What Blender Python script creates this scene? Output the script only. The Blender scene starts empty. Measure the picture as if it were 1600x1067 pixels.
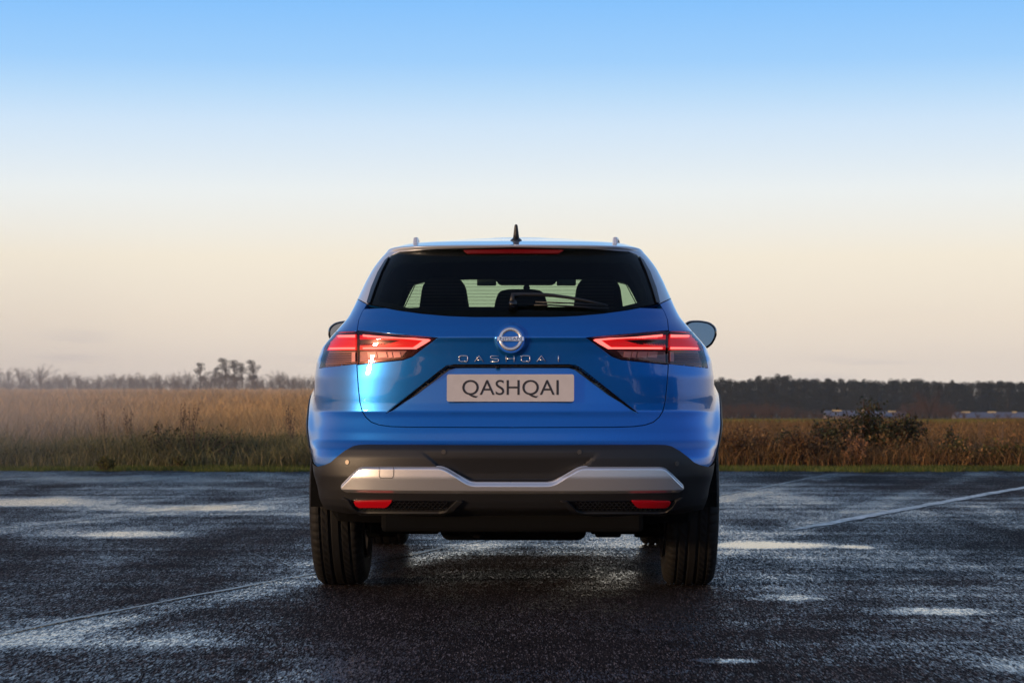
import bpy, bmesh, math, random
import numpy as np
from mathutils import Vector, Matrix, noise
random.seed(7)
rng = np.random.default_rng(7)
SC = bpy.context.scene
COL = SC.collection
F = 3460.0      # focal length in photo pixels (1600 wide)
CAMH = 0.827    # camera height
HZ = 620.0      # horizon row in the photo
# ------------------------------------------------------------------ camera
cam = bpy.data.cameras.new('camera'); camo = bpy.data.objects.new('camera', cam); COL.objects.link(camo)
camo.location = (0, 0, CAMH); camo.rotation_euler = (math.radians(90), 0, 0)
cam.sensor_width = 36; cam.lens = F / 1600 * 36
cam.shift_y = (HZ - 533.5) / 1600
cam.clip_start = 0.1; cam.clip_end = 12000
cam.dof.use_dof = True; cam.dof.focus_distance = 9.25; cam.dof.aperture_fstop = 9.0
SC.camera = camo
# ------------------------------------------------------------------ world and sun
SUN_EL, SUN_AZ = 7.0, -122.0        # azimuth from +Y, negative = left of the view
w = bpy.data.worlds.new('World'); SC.world = w; w.use_nodes = True
nt = w.node_tree; nt.nodes.clear()
def N(nt, t, **k):
    n = nt.nodes.new(t)
    for a, b in k.items():
        if a.startswith('i_'): n.inputs[a[2:].replace('_', ' ')].default_value = b
        else: setattr(n, a, b)
    return n
def lk(nt, a, b): nt.links.new(a, b)
def ramp(nt, fac, stops, interp='LINEAR'):
    r = nt.nodes.new('ShaderNodeValToRGB'); r.color_ramp.interpolation = interp
    e = r.color_ramp.elements
    while len(e) < len(stops): e.new(0.5)
    for i, (p, c) in enumerate(stops):
        e[i].position = p; e[i].color = (*c, 1) if len(c) == 3 else c
    if fac is not None: lk(nt, fac, r.inputs[0])
    return r
def s2l(r, g, b):
    f = lambda c: (c/255/12.92) if c/255 <= 0.04045 else ((c/255+0.055)/1.055)**2.4
    return (f(r), f(g), f(b))
def build_world():
    tc = N(nt, 'ShaderNodeTexCoord'); sx = N(nt, 'ShaderNodeSeparateXYZ'); lk(nt, tc.outputs['Generated'], sx.inputs[0])
    # direction height (sine of the elevation), -1..1, squeezed so that the low sky gets most of the ramp
    m = N(nt, 'ShaderNodeMath', operation='MAXIMUM'); lk(nt, sx.outputs['Z'], m.inputs[0]); m.inputs[1].default_value = 0.0
    p = N(nt, 'ShaderNodeMath', operation='POWER'); lk(nt, m.outputs[0], p.inputs[0]); p.inputs[1].default_value = 0.5
    def q(el): return math.sqrt(math.sin(math.radians(el)))
    stops = [(0.0, s2l(228, 216, 207)), (q(1.0), s2l(235, 221, 207)), (q(2.0), s2l(241, 227, 209)), (q(3.6), s2l(247, 237, 218)),
             (q(5.3), s2l(238, 243, 243)), (q(7.0), s2l(209, 231, 251)), (q(7.8), s2l(186, 221, 252)), (q(8.6), s2l(161, 209, 254)), (q(10.2), s2l(134, 195, 254)),
             (q(14), s2l(136, 178, 228)), (q(28), s2l(116, 142, 180)), (q(60), s2l(98, 120, 156)), (1.0, s2l(92, 112, 146))]
    r = ramp(nt, p.outputs[0], stops)
    # warmer and brighter towards the low sun
    az = math.radians(SUN_AZ)
    dv = N(nt, 'ShaderNodeVectorMath', operation='DOT_PRODUCT'); lk(nt, tc.outputs['Generated'], dv.inputs[0])
    dv.inputs[1].default_value = (math.sin(az), math.cos(az), 0.12)
    mr = N(nt, 'ShaderNodeMapRange', interpolation_type='SMOOTHSTEP'); lk(nt, dv.outputs['Value'], mr.inputs[0])
    mr.inputs[1].default_value = 0.2; mr.inputs[2].default_value = 1.0; mr.inputs[3].default_value = 0; mr.inputs[4].default_value = 1
    hz = N(nt, 'ShaderNodeMapRange', interpolation_type='SMOOTHSTEP'); lk(nt, sx.outputs['Z'], hz.inputs[0])
    hz.inputs[1].default_value = 0.0; hz.inputs[2].default_value = 0.5; hz.inputs[3].default_value = 1; hz.inputs[4].default_value = 0
    gm = N(nt, 'ShaderNodeMath', operation='MULTIPLY'); lk(nt, mr.outputs[0], gm.inputs[0]); lk(nt, hz.outputs[0], gm.inputs[1])
    mix = N(nt, 'ShaderNodeMix', data_type='RGBA'); lk(nt, gm.outputs[0], mix.inputs[0]); lk(nt, r.outputs[0], mix.inputs[6])
    mix.inputs[7].default_value = (1.5, 0.85, 0.45, 1)
    # faint streaks of cloud low over the horizon
    mp = N(nt, 'ShaderNodeMapping'); lk(nt, tc.outputs['Generated'], mp.inputs[0]); mp.inputs['Scale'].default_value = (5, 5, 42)
    no = N(nt, 'ShaderNodeTexNoise', i_Scale=2.2, i_Detail=4.0); lk(nt, mp.outputs[0], no.inputs['Vector'])
    c1 = N(nt, 'ShaderNodeMapRange', interpolation_type='SMOOTHSTEP'); lk(nt, no.outputs[0], c1.inputs[0])
    c1.inputs[1].default_value = 0.56; c1.inputs[2].default_value = 0.74; c1.inputs[3].default_value = 0; c1.inputs[4].default_value = 0.22
    c2 = N(nt, 'ShaderNodeMapRange', interpolation_type='SMOOTHSTEP'); lk(nt, sx.outputs['Z'], c2.inputs[0])
    c2.inputs[1].default_value = 0.02; c2.inputs[2].default_value = 0.045; c2.inputs[3].default_value = 1; c2.inputs[4].default_value = 0
    cm = N(nt, 'ShaderNodeMath', operation='MULTIPLY'); lk(nt, c1.outputs[0], cm.inputs[0]); lk(nt, c2.outputs[0], cm.inputs[1])
    mx2 = N(nt, 'ShaderNodeMix', data_type='RGBA'); lk(nt, cm.outputs[0], mx2.inputs[0]); lk(nt, mix.outputs[2], mx2.inputs[6])
    mx2.inputs[7].default_value = (*s2l(176, 172, 184), 1)
    bg = N(nt, 'ShaderNodeBackground'); bg.inputs['Strength'].default_value = 1.0
    lk(nt, mx2.outputs[2], bg.inputs[0])
    out = N(nt, 'ShaderNodeOutputWorld'); lk(nt, bg.outputs[0], out.inputs[0])
build_world()
sl = bpy.data.lights.new('sun', 'SUN'); so = bpy.data.objects.new('sun', sl); COL.objects.link(so)
sl.energy = 3.0; sl.angle = math.radians(4.0); sl.color = (1.0, 0.68, 0.40)
az, el = math.radians(SUN_AZ), math.radians(SUN_EL)
sd = Vector((math.sin(az)*math.cos(el), math.cos(az)*math.cos(el), math.sin(el)))
so.rotation_euler = sd.to_track_quat('Z', 'Y').to_euler()
so.location = sd * 50
SC.view_settings.view_transform = 'Standard'; SC.view_settings.look = 'None'
SC.view_settings.exposure = 0.0; SC.view_settings.gamma = 1.0; SC.view_settings.use_curve_mapping = False
SC.cycles.max_bounces = 8; SC.cycles.transparent_max_bounces = 16; SC.cycles.volume_bounces = 2
SC.cycles.sample_clamp_indirect = 4.0

# ------------------------------------------------------------------ helpers
def tag(o, label=None, cat=None, group=None, kind=None):
    if label: o['label'] = label
    if cat: o['category'] = cat
    if group: o['group'] = group
    if kind: o['kind'] = kind
    return o
def link(o, parent=None):
    COL.objects.link(o)
    if parent is not None: o.parent = parent
    return o
def empty(name, loc=(0, 0, 0), rz=0.0):
    o = bpy.data.objects.new(name, None); COL.objects.link(o); o.location = loc; o.rotation_euler = (0, 0, rz)
    o.empty_display_size = 0.2
    return o
def mesh_obj(name, V, Fc, mat, parent=None, smooth=False, normals=None):
    me = bpy.data.meshes.new(name); me.from_pydata([tuple(v) for v in V], [], [tuple(f) for f in Fc]); me.update()
    if mat is not None: me.materials.append(mat)
    if smooth or normals is not None: me.polygons.foreach_set('use_smooth', [True]*len(me.polygons))
    if normals is not None: me.normals_split_custom_set_from_vertices([tuple(n) for n in normals])
    return link(bpy.data.objects.new(name, me), parent)
def fast_mesh(name, V, T, mat):
    """V (n,3) float, T (m,k) int faces, numpy"""
    me = bpy.data.meshes.new(name); k = T.shape[1]; m = T.shape[0]
    me.vertices.add(len(V)); me.vertices.foreach_set('co', np.ascontiguousarray(V, dtype=np.float32).ravel())
    me.loops.add(m*k); me.loops.foreach_set('vertex_index', np.ascontiguousarray(T, dtype=np.int32).ravel())
    me.polygons.add(m); me.polygons.foreach_set('loop_start', np.arange(m, dtype=np.int32)*k)
    me.update(calc_edges=True); me.validate()
    if mat is not None: me.materials.append(mat)
    return me
def fast_obj(name, V, T, mat, parent=None):
    return link(bpy.data.objects.new(name, fast_mesh(name, V, T, mat)), parent)
class MB:
    def __init__(s): s.V = []; s.F = []
    def add(s, V, Fc):
        b = len(s.V); s.V += [tuple(v) for v in V]; s.F += [tuple(i+b for i in f) for f in Fc]; return s
    def box(s, c, d, M=None):
        x, y, z = d[0]/2, d[1]/2, d[2]/2
        V = [Vector((sx*x, sy*y, sz*z)) for sx in (-1, 1) for sy in (-1, 1) for sz in (-1, 1)]
        if M is not None: V = [M @ v for v in V]
        V = [v + Vector(c) for v in V]
        return s.add(V, [(0, 1, 3, 2), (4, 6, 7, 5), (0, 4, 5, 1), (2, 3, 7, 6), (0, 2, 6, 4), (1, 5, 7, 3)])
    def tube(s, pts, r, n=10, cap=True):
        P = [Vector(p) for p in pts]; R = r if isinstance(r, (list, tuple)) else [r]*len(P)
        V = []; Fc = []
        up = None
        for i, p in enumerate(P):
            t = (P[min(i+1, len(P)-1)] - P[max(i-1, 0)]).normalized()
            if up is None:
                a = Vector((0, 0, 1)) if abs(t.z) < .9 else Vector((1, 0, 0)); up = t.cross(a).normalized()
            u = (up - t*up.dot(t)).normalized(); up = u; v = t.cross(u)
            for k in range(n):
                an = 2*math.pi*k/n; V.append(p + (u*math.cos(an) + v*math.sin(an))*R[i])
        for i in range(len(P)-1):
            for k in range(n):
                Fc.append((i*n+k, i*n+(k+1) % n, (i+1)*n+(k+1) % n, (i+1)*n+k))
        if cap: Fc.append(tuple(range(n-1, -1, -1))); Fc.append(tuple((len(P)-1)*n+k for k in range(n)))
        return s.add(V, Fc)
    def build(s, name, mat, parent=None, smooth=False, bevel=0.0, seg=2, subsurf=0):
        o = mesh_obj(name, s.V, s.F, mat, parent, smooth)
        if bevel > 0:
            b = o.modifiers.new('bevel', 'BEVEL'); b.width = bevel; b.segments = seg; b.limit_method = 'ANGLE'; b.angle_limit = math.radians(35)
        if subsurf:
            m = o.modifiers.new('sub', 'SUBSURF'); m.levels = subsurf; m.render_levels = subsurf
        if smooth:
            for e in o.data.edges: pass
        return o
# ------------------------------------------------------------------ materials
def mat(name, col=(.5, .5, .5), rough=.5, metal=0.0, spec=.5, coat=0.0, coat_rough=.03, emit=None, estr=1.0, bump=None, var=None):
    m = bpy.data.materials.new(name); m.use_nodes = True; t = m.node_tree; b = t.nodes['Principled BSDF']
    b.inputs['Base Color'].default_value = (*col, 1); b.inputs['Roughness'].default_value = rough
    b.inputs['Metallic'].default_value = metal; b.inputs['Specular IOR Level'].default_value = spec
    b.inputs['Coat Weight'].default_value = coat; b.inputs['Coat Roughness'].default_value = coat_rough
    if emit: b.inputs['Emission Color'].default_value = (*emit, 1); b.inputs['Emission Strength'].default_value = estr
    if bump or var:
        tc = N(t, 'ShaderNodeTexCoord')
    if bump:
        sc, st, ds = bump
        no = N(t, 'ShaderNodeTexNoise', i_Scale=sc, i_Detail=3.0); lk(t, tc.outputs['Object'], no.inputs['Vector'])
        bp = N(t, 'ShaderNodeBump', i_Strength=st, i_Distance=ds); lk(t, no.outputs[0], bp.inputs['Height']); lk(t, bp.outputs[0], b.inputs['Normal'])
    if var:
        sc, amt = var
        n2 = N(t, 'ShaderNodeTexNoise', i_Scale=sc, i_Detail=5.0); lk(t, tc.outputs['Object'], n2.inputs['Vector'])
        r = ramp(t, n2.outputs[0], [(0.3, tuple(c*(1-amt) for c in col)), (0.7, tuple(min(1, c*(1+amt)) for c in col))])
        lk(t, r.outputs[0], b.inputs['Base Color'])
    return m
def mat_leaf(name, cols, rough=.7, transl=0.25, noise_scale=None):
    """colour picked per leaf (island), a little light through the leaf"""
    m = bpy.data.materials.new(name); m.use_nodes = True; t = m.node_tree; t.nodes.clear()
    g = N(t, 'ShaderNodeNewGeometry'); n = len(cols)
    r = ramp(t, g.outputs['Random Per Island'], [(i/max(1, n-1), c) for i, c in enumerate(cols)])
    c = r.outputs[0]
    if noise_scale:
        tc = N(t, 'ShaderNodeTexCoord'); no = N(t, 'ShaderNodeTexNoise', i_Scale=noise_scale, i_Detail=3.0); lk(t, tc.outputs['Object'], no.inputs['Vector'])
        r2 = ramp(t, no.outputs[0], [(.32, (.55, .55, .55)), (.68, (1.35, 1.3, 1.2))])
        mx = N(t, 'ShaderNodeMix', data_type='RGBA', blend_type='MULTIPLY'); mx.inputs[0].default_value = 1
        lk(t, c, mx.inputs[6]); lk(t, r2.outputs[0], mx.inputs[7]); c = mx.outputs[2]
    d = N(t, 'ShaderNodeBsdfPrincipled'); lk(t, c, d.inputs['Base Color']); d.inputs['Roughness'].default_value = rough; d.inputs['Specular IOR Level'].default_value = .25
    tr = N(t, 'ShaderNodeBsdfTranslucent'); lk(t, c, tr.inputs[0])
    ms = N(t, 'ShaderNodeMixShader'); ms.inputs[0].default_value = transl; lk(t, d.outputs[0], ms.inputs[1]); lk(t, tr.outputs[0], ms.inputs[2])
    o = N(t, 'ShaderNodeOutputMaterial'); lk(t, ms.outputs[0], o.inputs[0])
    return m
def mat_glass(name, tint, ior=1.5, rough=0.0, gloss=1.0):
    """thin tinted pane: coloured see-through with Fresnel reflection"""
    m = bpy.data.materials.new(name); m.use_nodes = True; t = m.node_tree; t.nodes.clear()
    g = N(t, 'ShaderNodeNewGeometry'); io = N(t, 'ShaderNodeMapRange'); lk(t, g.outputs['Backfacing'], io.inputs[0]); io.inputs[3].default_value = ior; io.inputs[4].default_value = 1/ior
    fr = N(t, 'ShaderNodeFresnel'); lk(t, io.outputs[0], fr.inputs['IOR']); tr = N(t, 'ShaderNodeBsdfTransparent'); tr.inputs[0].default_value = (*tint, 1)
    gl = N(t, 'ShaderNodeBsdfGlossy'); gl.inputs['Roughness'].default_value = rough; gl.inputs['Color'].default_value = (gloss,)*3+(1,)
    ms = N(t, 'ShaderNodeMixShader'); lk(t, fr.outputs[0], ms.inputs[0]); lk(t, tr.outputs[0], ms.inputs[1]); lk(t, gl.outputs[0], ms.inputs[2])
    o = N(t, 'ShaderNodeOutputMaterial'); lk(t, ms.outputs[0], o.inputs[0])
    return m
def mat_paint():
    m = mat('car_paint', (.002, .115, .42), .30, .70, .5, 1.0, .015)
    t = m.node_tree; b = t.nodes['Principled BSDF']
    tc = N(t, 'ShaderNodeTexCoord'); vo = N(t, 'ShaderNodeTexVoronoi', i_Scale=900.0); lk(t, tc.outputs['Object'], vo.inputs['Vector'])
    r = ramp(t, vo.outputs['Color'], [(0, (.0015, .115, .44)), (1, (.003, .165, .60))]); lk(t, r.outputs[0], b.inputs['Base Color'])
    b.inputs['Coat IOR'].default_value = 1.5
    return m
M = {}
M['paint'] = mat_paint()
M['roof'] = mat('roof_paint', (.50, .54, .64), .30, .35, .5, 1.0, .02)
M['plastic'] = mat('black_plastic', (.014, .014, .016), .48, bump=(1400, .15, .0006))
M['plastic_dark'] = mat('dark_underbody', (.003, .003, .003), .85, spec=.1)
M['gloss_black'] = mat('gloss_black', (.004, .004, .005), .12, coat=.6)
M['liner'] = mat('cabin_lining', (.004, .004, .004), .95, spec=.05)
M['seat'] = mat('seat_fabric', (.006, .006, .007), .85, spec=.2)
M['silver'] = mat('silver_trim', (.84, .84, .87), .30, .8, coat=.2, coat_rough=.2)
M['bright'] = mat('bright_trim', (.80, .81, .84), .22, .75)
M['chrome'] = mat('chrome', (.85, .86, .88), .30, 1.0)
M['rail'] = mat('rail_silver', (.75, .76, .80), .3, .6)
M['glass_rear'] = mat_glass('rear_glass', (.50, .63, .52), 1.22)
M['glass_front'] = mat_glass('front_glass', (.72, .86, .76))
M['glass_side'] = mat('side_glass', (.004, .005, .006), .03, coat=.5)
M['rubber'] = mat('tyre_rubber', (.0065, .006, .006), .72, spec=.3, bump=(300, .3, .001))
M['rim'] = mat('alloy', (.35, .35, .37), .3, .9)
M['brake'] = mat('brake_disc', (.25, .23, .22), .35, .9)
M['plate'] = mat('plate', (.50, .48, .50), .42, var=(30, .04))
M['ink'] = mat('plate_ink', (.018, .018, .025), .5)
M['led'] = mat('led_bar', (.8, .05, .04), .3, emit=(1.0, .26, .22), estr=1.9)
M['glow'] = mat('red_diffuser', (.55, .01, .012), .35, emit=(1.0, .015, .02), estr=.30)
M['lamp_dark'] = mat('lamp_bezel', (.02, .002, .003), .25, coat=.5)
M['lamp_grey'] = mat('lamp_inner_grey', (.22, .20, .20), .5, .7)
M['facet'] = mat('reflector_facet', (.50, .45, .44), .45, .4)
M['lens_red'] = mat_glass('lens_red', (.97, .66, .65), 1.45)
M['reflector'] = mat('red_reflector', (.50, .003, .010), .22, coat=.6)
M['reflector_dim'] = mat('brake_light_lens', (.16, .004, .006), .3, coat=.3)
M['amber_dot'] = mat('sensor', (.05, .045, .04), .35)
M['mirror'] = mat('mirror_glass', (.20, .25, .28), .02, 1.0)
M['wire'] = mat('heating_wire', (.03, .02, .015), .6)
M['exhaust'] = mat('exhaust_steel', (.16, .14, .13), .4, .8, var=(12, .4))

# ================================================================== CAR SURFACE
def smooth_table(tab, sig=0.006, lo=.2, hi=1.62, step=.001):
    z = np.arange(lo, hi, step); v = np.interp(z, [t[0] for t in tab], [t[1] for t in tab])
    k = int(4*sig/step); x = np.arange(-k, k+1)*step; g = np.exp(-x*x/2/sig/sig); g /= g.sum()
    vp = np.concatenate([np.full(k, v[0]), v, np.full(k, v[-1])]); return z, np.convolve(vp, g, 'valid')
T_y0 = smooth_table([(.2, -.50), (.28, -.58), (.30, -.62), (.34, -.69), (.36, -.748), (.372, -.775), (.40, -.795), (.44, -.815), (.50, -.832), (.58, -.835), (.615, -.825),
    (.632, -.800), (.642, -.786), (.68, -.780), (.703, -.774), (.72, -.769), (.74, -.763), (.755, -.757), (.764, -.750), (.80, -.750), (.95, -.757),
    (1.05, -.762), (1.072, -.766), (1.082, -.760), (1.12, -.738), (1.135, -.726), (1.15, -.712), (1.165, -.70), (1.18, -.688), (1.25, -.612),
    (1.35, -.495), (1.45, -.378), (1.458, -.368), (1.462, -.388), (1.466, -.405), (1.470, -.408), (1.475, -.37), (1.485, -.28), (1.50, -.16), (1.515, -.03), (1.545, .35),
    (1.575, .70), (1.59, .85), (1.60, .97), (1.62, 1.0)], .004)
T_y1 = smooth_table([(.2, 3.35), (.28, 3.45), (.40, 3.56), (.60, 3.585), (.75, 3.56), (.88, 3.50), (.93, 3.38), (.97, 3.10), (1.02, 2.55), (1.05, 2.42),
    (1.10, 2.36), (1.44, 1.70), (1.475, 1.62), (1.50, 1.58), (1.545, 1.50), (1.575, 1.38), (1.59, 1.28), (1.60, 1.12), (1.62, 1.05)], .006)
T_W = smooth_table([(.2, .78), (.28, .79), (.34, .812), (.36, .815), (.40, .828), (.50, .840), (.60, .846), (.75, .851), (.83, .858), (.91, .860), (.98, .852), (1.036, .829),
    (1.08, .788), (1.13, .746), (1.167, .716), (1.21, .696), (1.256, .678), (1.33, .649), (1.383, .624), (1.413, .605), (1.45, .577), (1.475, .552), (1.50, .528),
    (1.515, .512), (1.545, .47), (1.575, .39), (1.59, .28), (1.60, .12), (1.62, .05)], .008)
T_ar = smooth_table([(.2, .36), (.55, .40), (.70, .50), (1.0, .55), (1.1, .52), (1.3, .46), (1.45, .40), (1.52, .42), (1.56, .35), (1.59, .2), (1.6, .06), (1.62, .02)], .01)
T_af = smooth_table([(.2, .7), (.9, .8), (1.0, .55), (1.05, .35), (1.45, .30), (1.52, .30), (1.56, .25), (1.59, .15), (1.6, .05), (1.62, .02)], .01)
T_n = smooth_table([(.2, 2.6), (.6, 2.7), (1.0, 2.5), (1.15, 2.7), (1.3, 3.0), (1.5, 3.2), (1.62, 3.0)], .02)
RECESS = [1.0]
def tb(T, z): return np.interp(z, T[0], T[1])
WHEEL_F = 2.665; WZ = .362
def sstep(x, a, b):
    t = np.clip((x-a)/(b-a), 0, 1); return t*t*(3-2*t)
PK_T = .9555                                     # pocket top
def pocket_sd(x, z):
    x = np.abs(x); ax, az, bx, bz = .262, .9555, .521, .758
    ex, ez = bx-ax, bz-az; L = math.hypot(ex, ez)
    d_diag = -((x-ax)*(-ez) + (z-az)*ex)/L * 1.0     # >0 inside (towards centre/bottom)
    return np.minimum(PK_T - z, d_diag)
def rear_disp(x, z):
    """forward displacement (into the car) of the rear face"""
    m = sstep(pocket_sd(x, z), -.001, .008)
    depth = np.interp(z, [.70, .745, .765, .80, .955, 1.0], [0, 0, .004, .010, .036, .036])
    d = m*depth
    # recessed black field in the bumper, between the arms of the silver trim
    ax = np.abs(x)
    r = np.minimum((z-.478), (.30 - ax + (z-.54)*1.15)*.66)
    d = d + RECESS[0]*sstep(r, 0, .014)*.026*np.clip((.605-z)/.09, 0, 1)
    # centre emblem dish
    rr = np.sqrt(x*x + (z-1.061)**2)
    d = d - .006*sstep(.072-rr, 0, .012)*sstep(z, .9, 1.0)
    return d
def S0(a, z):
    a = np.asarray(a, float); z = np.asarray(z, float)
    W, y0, y1, ar, af, n = (tb(T, z) for T in (T_W, T_y0, T_y1, T_ar, T_af, T_n))
    th = np.clip(a, 0, 1)*math.pi/2
    s, c = np.sin(th), np.cos(th)
    r = (np.power(np.maximum(s, 1e-9)/W, n) + np.power(np.maximum(c, 1e-9)/ar, n))**(-1/n)
    xr, yr = r*s, (y0+ar) - r*c
    th2 = (1-np.clip(a-4, 0, 1))*math.pi/2; s2, c2 = np.sin(th2), np.cos(th2)
    nf = 2.2
    r2 = (np.power(np.maximum(s2, 1e-9)/W, nf) + np.power(np.maximum(c2, 1e-9)/af, nf))**(-1/nf)
    xf, yf = r2*s2, (y1-af) + r2*c2
    t = np.clip((a-1)/3, 0, 1); ys = (y0+ar)*(1-t) + (y1-af)*t
    x = np.where(a <= 1, xr, np.where(a >= 4, xf, W)); y = np.where(a <= 1, yr, np.where(a >= 4, yf, ys))
    # flares over the wheels, waist between them
    for yc in (0.0, WHEEL_F):
        rad = np.sqrt((y-yc)**2 + (z-WZ)**2)
        x = x + (.036 if yc else .042)*np.exp(-((rad-(.43 if yc else .45))/.075)**2)*sstep(x, .60, .80)*sstep(1.0-z, 0, .15)*(1 if yc else sstep(np.maximum(z, .45 + 9*(y > 0)), .50, .72))
    x = x - .035*np.exp(-((z-.62)/.14)**2)*sstep(y, .42, .9)*sstep(2.25-y, 0, .4)
    y = y + np.where(a < 1, rear_disp(x, z)*sstep(1-a, 0.05, .3), 0)
    return x, y, z
def S(a, z, off=0.0, sign=1):
    a = np.asarray(a, float); z = np.asarray(z, float)
    e = .0016; ea = .002
    x, y, zz = S0(a, z); p = np.stack([x, y, zz + 0*x], -1)
    xa, ya, za = S0(a+ea, z); xb, yb, zb = S0(a-ea, z)
    # central difference in a, mirrored across the centre plane
    A = np.stack([xa, ya, za+0*xa], -1); B = np.stack([np.where(a-ea < 0, -S0(np.abs(a-ea), z)[0], xb), np.where(a-ea < 0, S0(np.abs(a-ea), z)[1], yb), zb+0*xb], -1)
    hi = a+ea > 5
    A = np.where(hi[..., None], np.stack([-S0(10-(a+ea), z)[0], S0(10-(a+ea), z)[1], za+0*xa], -1), A)
    xu, yu, zu = S0(a, z+e); xd, yd, zd = S0(a, z-e)
    dz = np.stack([xu-xd, yu-yd, zu-zd], -1); n = np.cross(A-B, dz); n /= np.maximum(np.linalg.norm(n, axis=-1, keepdims=True), 1e-12)
    p = p + n*np.asarray(off)[..., None] if np.ndim(off) else p + n*off
    if sign < 0: p = p*np.array([-1, 1, 1]); n = n*np.array([-1, 1, 1])
    return p, n
def proj(a, z):
    x, y, zz = S0(a, z); Y = y + 9.8
    return F*x/Y, HZ - F*(zz-CAMH)/Y
_ga = np.linspace(0.0, 1.0, 81); _gz = np.linspace(.27, 1.49, 130)
_GA, _GZ = np.meshgrid(_ga, _gz); _PX, _PY = proj(_GA, _GZ)
def inv_many(H, R):
    """photo half-widths and rows -> (a, z) on the rear surface, by Newton steps"""
    H = np.asarray(H, float); R = np.asarray(R, float)
    k = np.argmin((_PX.ravel()[None] - H[:, None])**2 + (_PY.ravel()[None] - R[:, None])**2, axis=1)
    a, z = _GA.ravel()[k].copy(), _GZ.ravel()[k].copy(); px, py = proj(a, z); best = (px-H)**2 + (py-R)**2
    e = 5e-4
    for _ in range(7):
        px, py = proj(a, z); pa, qa = proj(a+e, z); pz, qz = proj(a, z+e)
        j11, j21, j12, j22 = (pa-px)/e, (qa-py)/e, (pz-px)/e, (qz-py)/e; r1, r2 = H-px, R-py
        det = j11*j22-j12*j21; det = np.where(abs(det) < 1e-6, 1e-6, det)
        da, dz = np.clip((r1*j22-r2*j12)/det, -.02, .02), np.clip((r2*j11-r1*j21)/det, -.02, .02)
        a2, z2 = np.clip(a+da, 0, 1), np.clip(z+dz, .25, 1.5); px, py = proj(a2, z2); er = (px-H)**2 + (py-R)**2
        ok = er < best; a = np.where(ok, a2, a); z = np.where(ok, z2, z); best = np.where(ok, er, best)
    return list(zip(a.tolist(), z.tolist()))
def inv(hp, py): return inv_many([hp], [py])[0]
def dens(poly, step, closed=True):
    out = []; n = len(poly)
    for i in range(n if closed else n-1):
        p, q = poly[i], poly[(i+1) % n]; L = math.hypot(q[0]-p[0], q[1]-p[1]); k = max(1, int(math.ceil(L/step)))
        out += [(p[0]+(q[0]-p[0])*j/k, p[1]+(q[1]-p[1])*j/k) for j in range(k)]
    if not closed: out.append(poly[-1])
    return out
def area(poly): return .5*sum(p[0]*q[1]-q[0]*p[1] for p, q in zip(poly, poly[1:]+poly[:1]))
def inset(poly, d):
    s = 1 if area(poly) > 0 else -1; n = len(poly); out = []
    for i in range(n):
        a, b, c = poly[i-1], poly[i], poly[(i+1) % n]
        def nn(p, q):
            L = math.hypot(q[0]-p[0], q[1]-p[1]) or 1e-9; return (-(q[1]-p[1])/L*s, (q[0]-p[0])/L*s)
        n1, n2 = nn(a, b), nn(b, c); mx, my = n1[0]+n2[0], n1[1]+n2[1]; L = math.hypot(mx, my) or 1e-9; mx /= L; my /= L
        k = d/max(.35, mx*n1[0]+my*n1[1]); out.append((b[0]+mx*k, b[1]+my*k))
    return out
def rounded(poly, r, k=4):
    """round the corners of a polygon"""
    out = []; n = len(poly)
    for i in range(n):
        a, b, c = Vector(poly[i-1]), Vector(poly[i]), Vector(poly[(i+1) % n]); rr = r if not isinstance(r, (list, tuple)) else r[i]
        u, v = (a-b), (c-b); d = min(rr, u.length*.45, v.length*.45)
        if d < 1e-6: out.append(tuple(b)); continue
        p, q = b+u.normalized()*d, b+v.normalized()*d
        for j in range(k+1):
            t = j/k; out.append(tuple(p*(1-t)**2 + b*2*t*(1-t) + q*t*t))
    return out
def px2az(pts, step=5.0): return inv_many(*zip(*dens(pts, step)))
def px2az_open(pts, step=5.0): return inv_many(*zip(*dens(pts, step, False)))
def clip_half(poly, ax, val, keep_less):
    out = []; n = len(poly)
    if not n: return out
    for i in range(n):
        p, q = poly[i-1], poly[i]
        pi = (p[ax] <= val) if keep_less else (p[ax] >= val); qi = (q[ax] <= val) if keep_less else (q[ax] >= val)
        if pi != qi:
            t = (val-p[ax])/(q[ax]-p[ax]); r = [p[0]+(q[0]-p[0])*t, p[1]+(q[1]-p[1])*t]; r[ax] = val; out.append(tuple(r))
        if qi: out.append(q)
    return out
def clip_grid(poly, xs, ys):
    idx = {}; V = []; Fc = []
    def vid(p):
        k = (round(p[0], 6), round(p[1], 6))
        if k not in idx: idx[k] = len(V); V.append(p)
        return idx[k]
    mn, mx = min(p[0] for p in poly), max(p[0] for p in poly)
    for i in range(len(xs)-1):
        if xs[i+1] <= mn or xs[i] >= mx: continue
        c = clip_half(clip_half(poly, 0, xs[i], False), 0, xs[i+1], True)
        if len(c) < 3: continue
        lo, hi = min(p[1] for p in c), max(p[1] for p in c)
        # split this column recursively along z
        rest = c
        for j in range(len(ys)-1):
            if ys[j+1] <= lo: continue
            if ys[j] >= hi or len(rest) < 3: break
            cell = clip_half(clip_half(rest, 1, ys[j], False), 1, ys[j+1], True)
            rest = clip_half(rest, 1, ys[j+1], False)
            ids = []
            for p in cell:
                v = vid(p)
                if not ids or ids[-1] != v: ids.append(v)
            if len(ids) > 1 and ids[0] == ids[-1]: ids.pop()
            if len(ids) < 3 or len(set(ids)) < 3: continue
            if abs(area([V[k] for k in ids])) < 1e-9: continue
            if len(set(ids)) != len(ids):
                ids2 = []
                for k in ids:
                    if k not in ids2: ids2.append(k)
                ids = ids2
            Fc.append(ids)
    return V, Fc
GA = list(np.arange(0, 1.0, .010)) + list(np.arange(1.0, 4.0, .025)) + list(np.arange(4.0, 5.001, .02))
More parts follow.
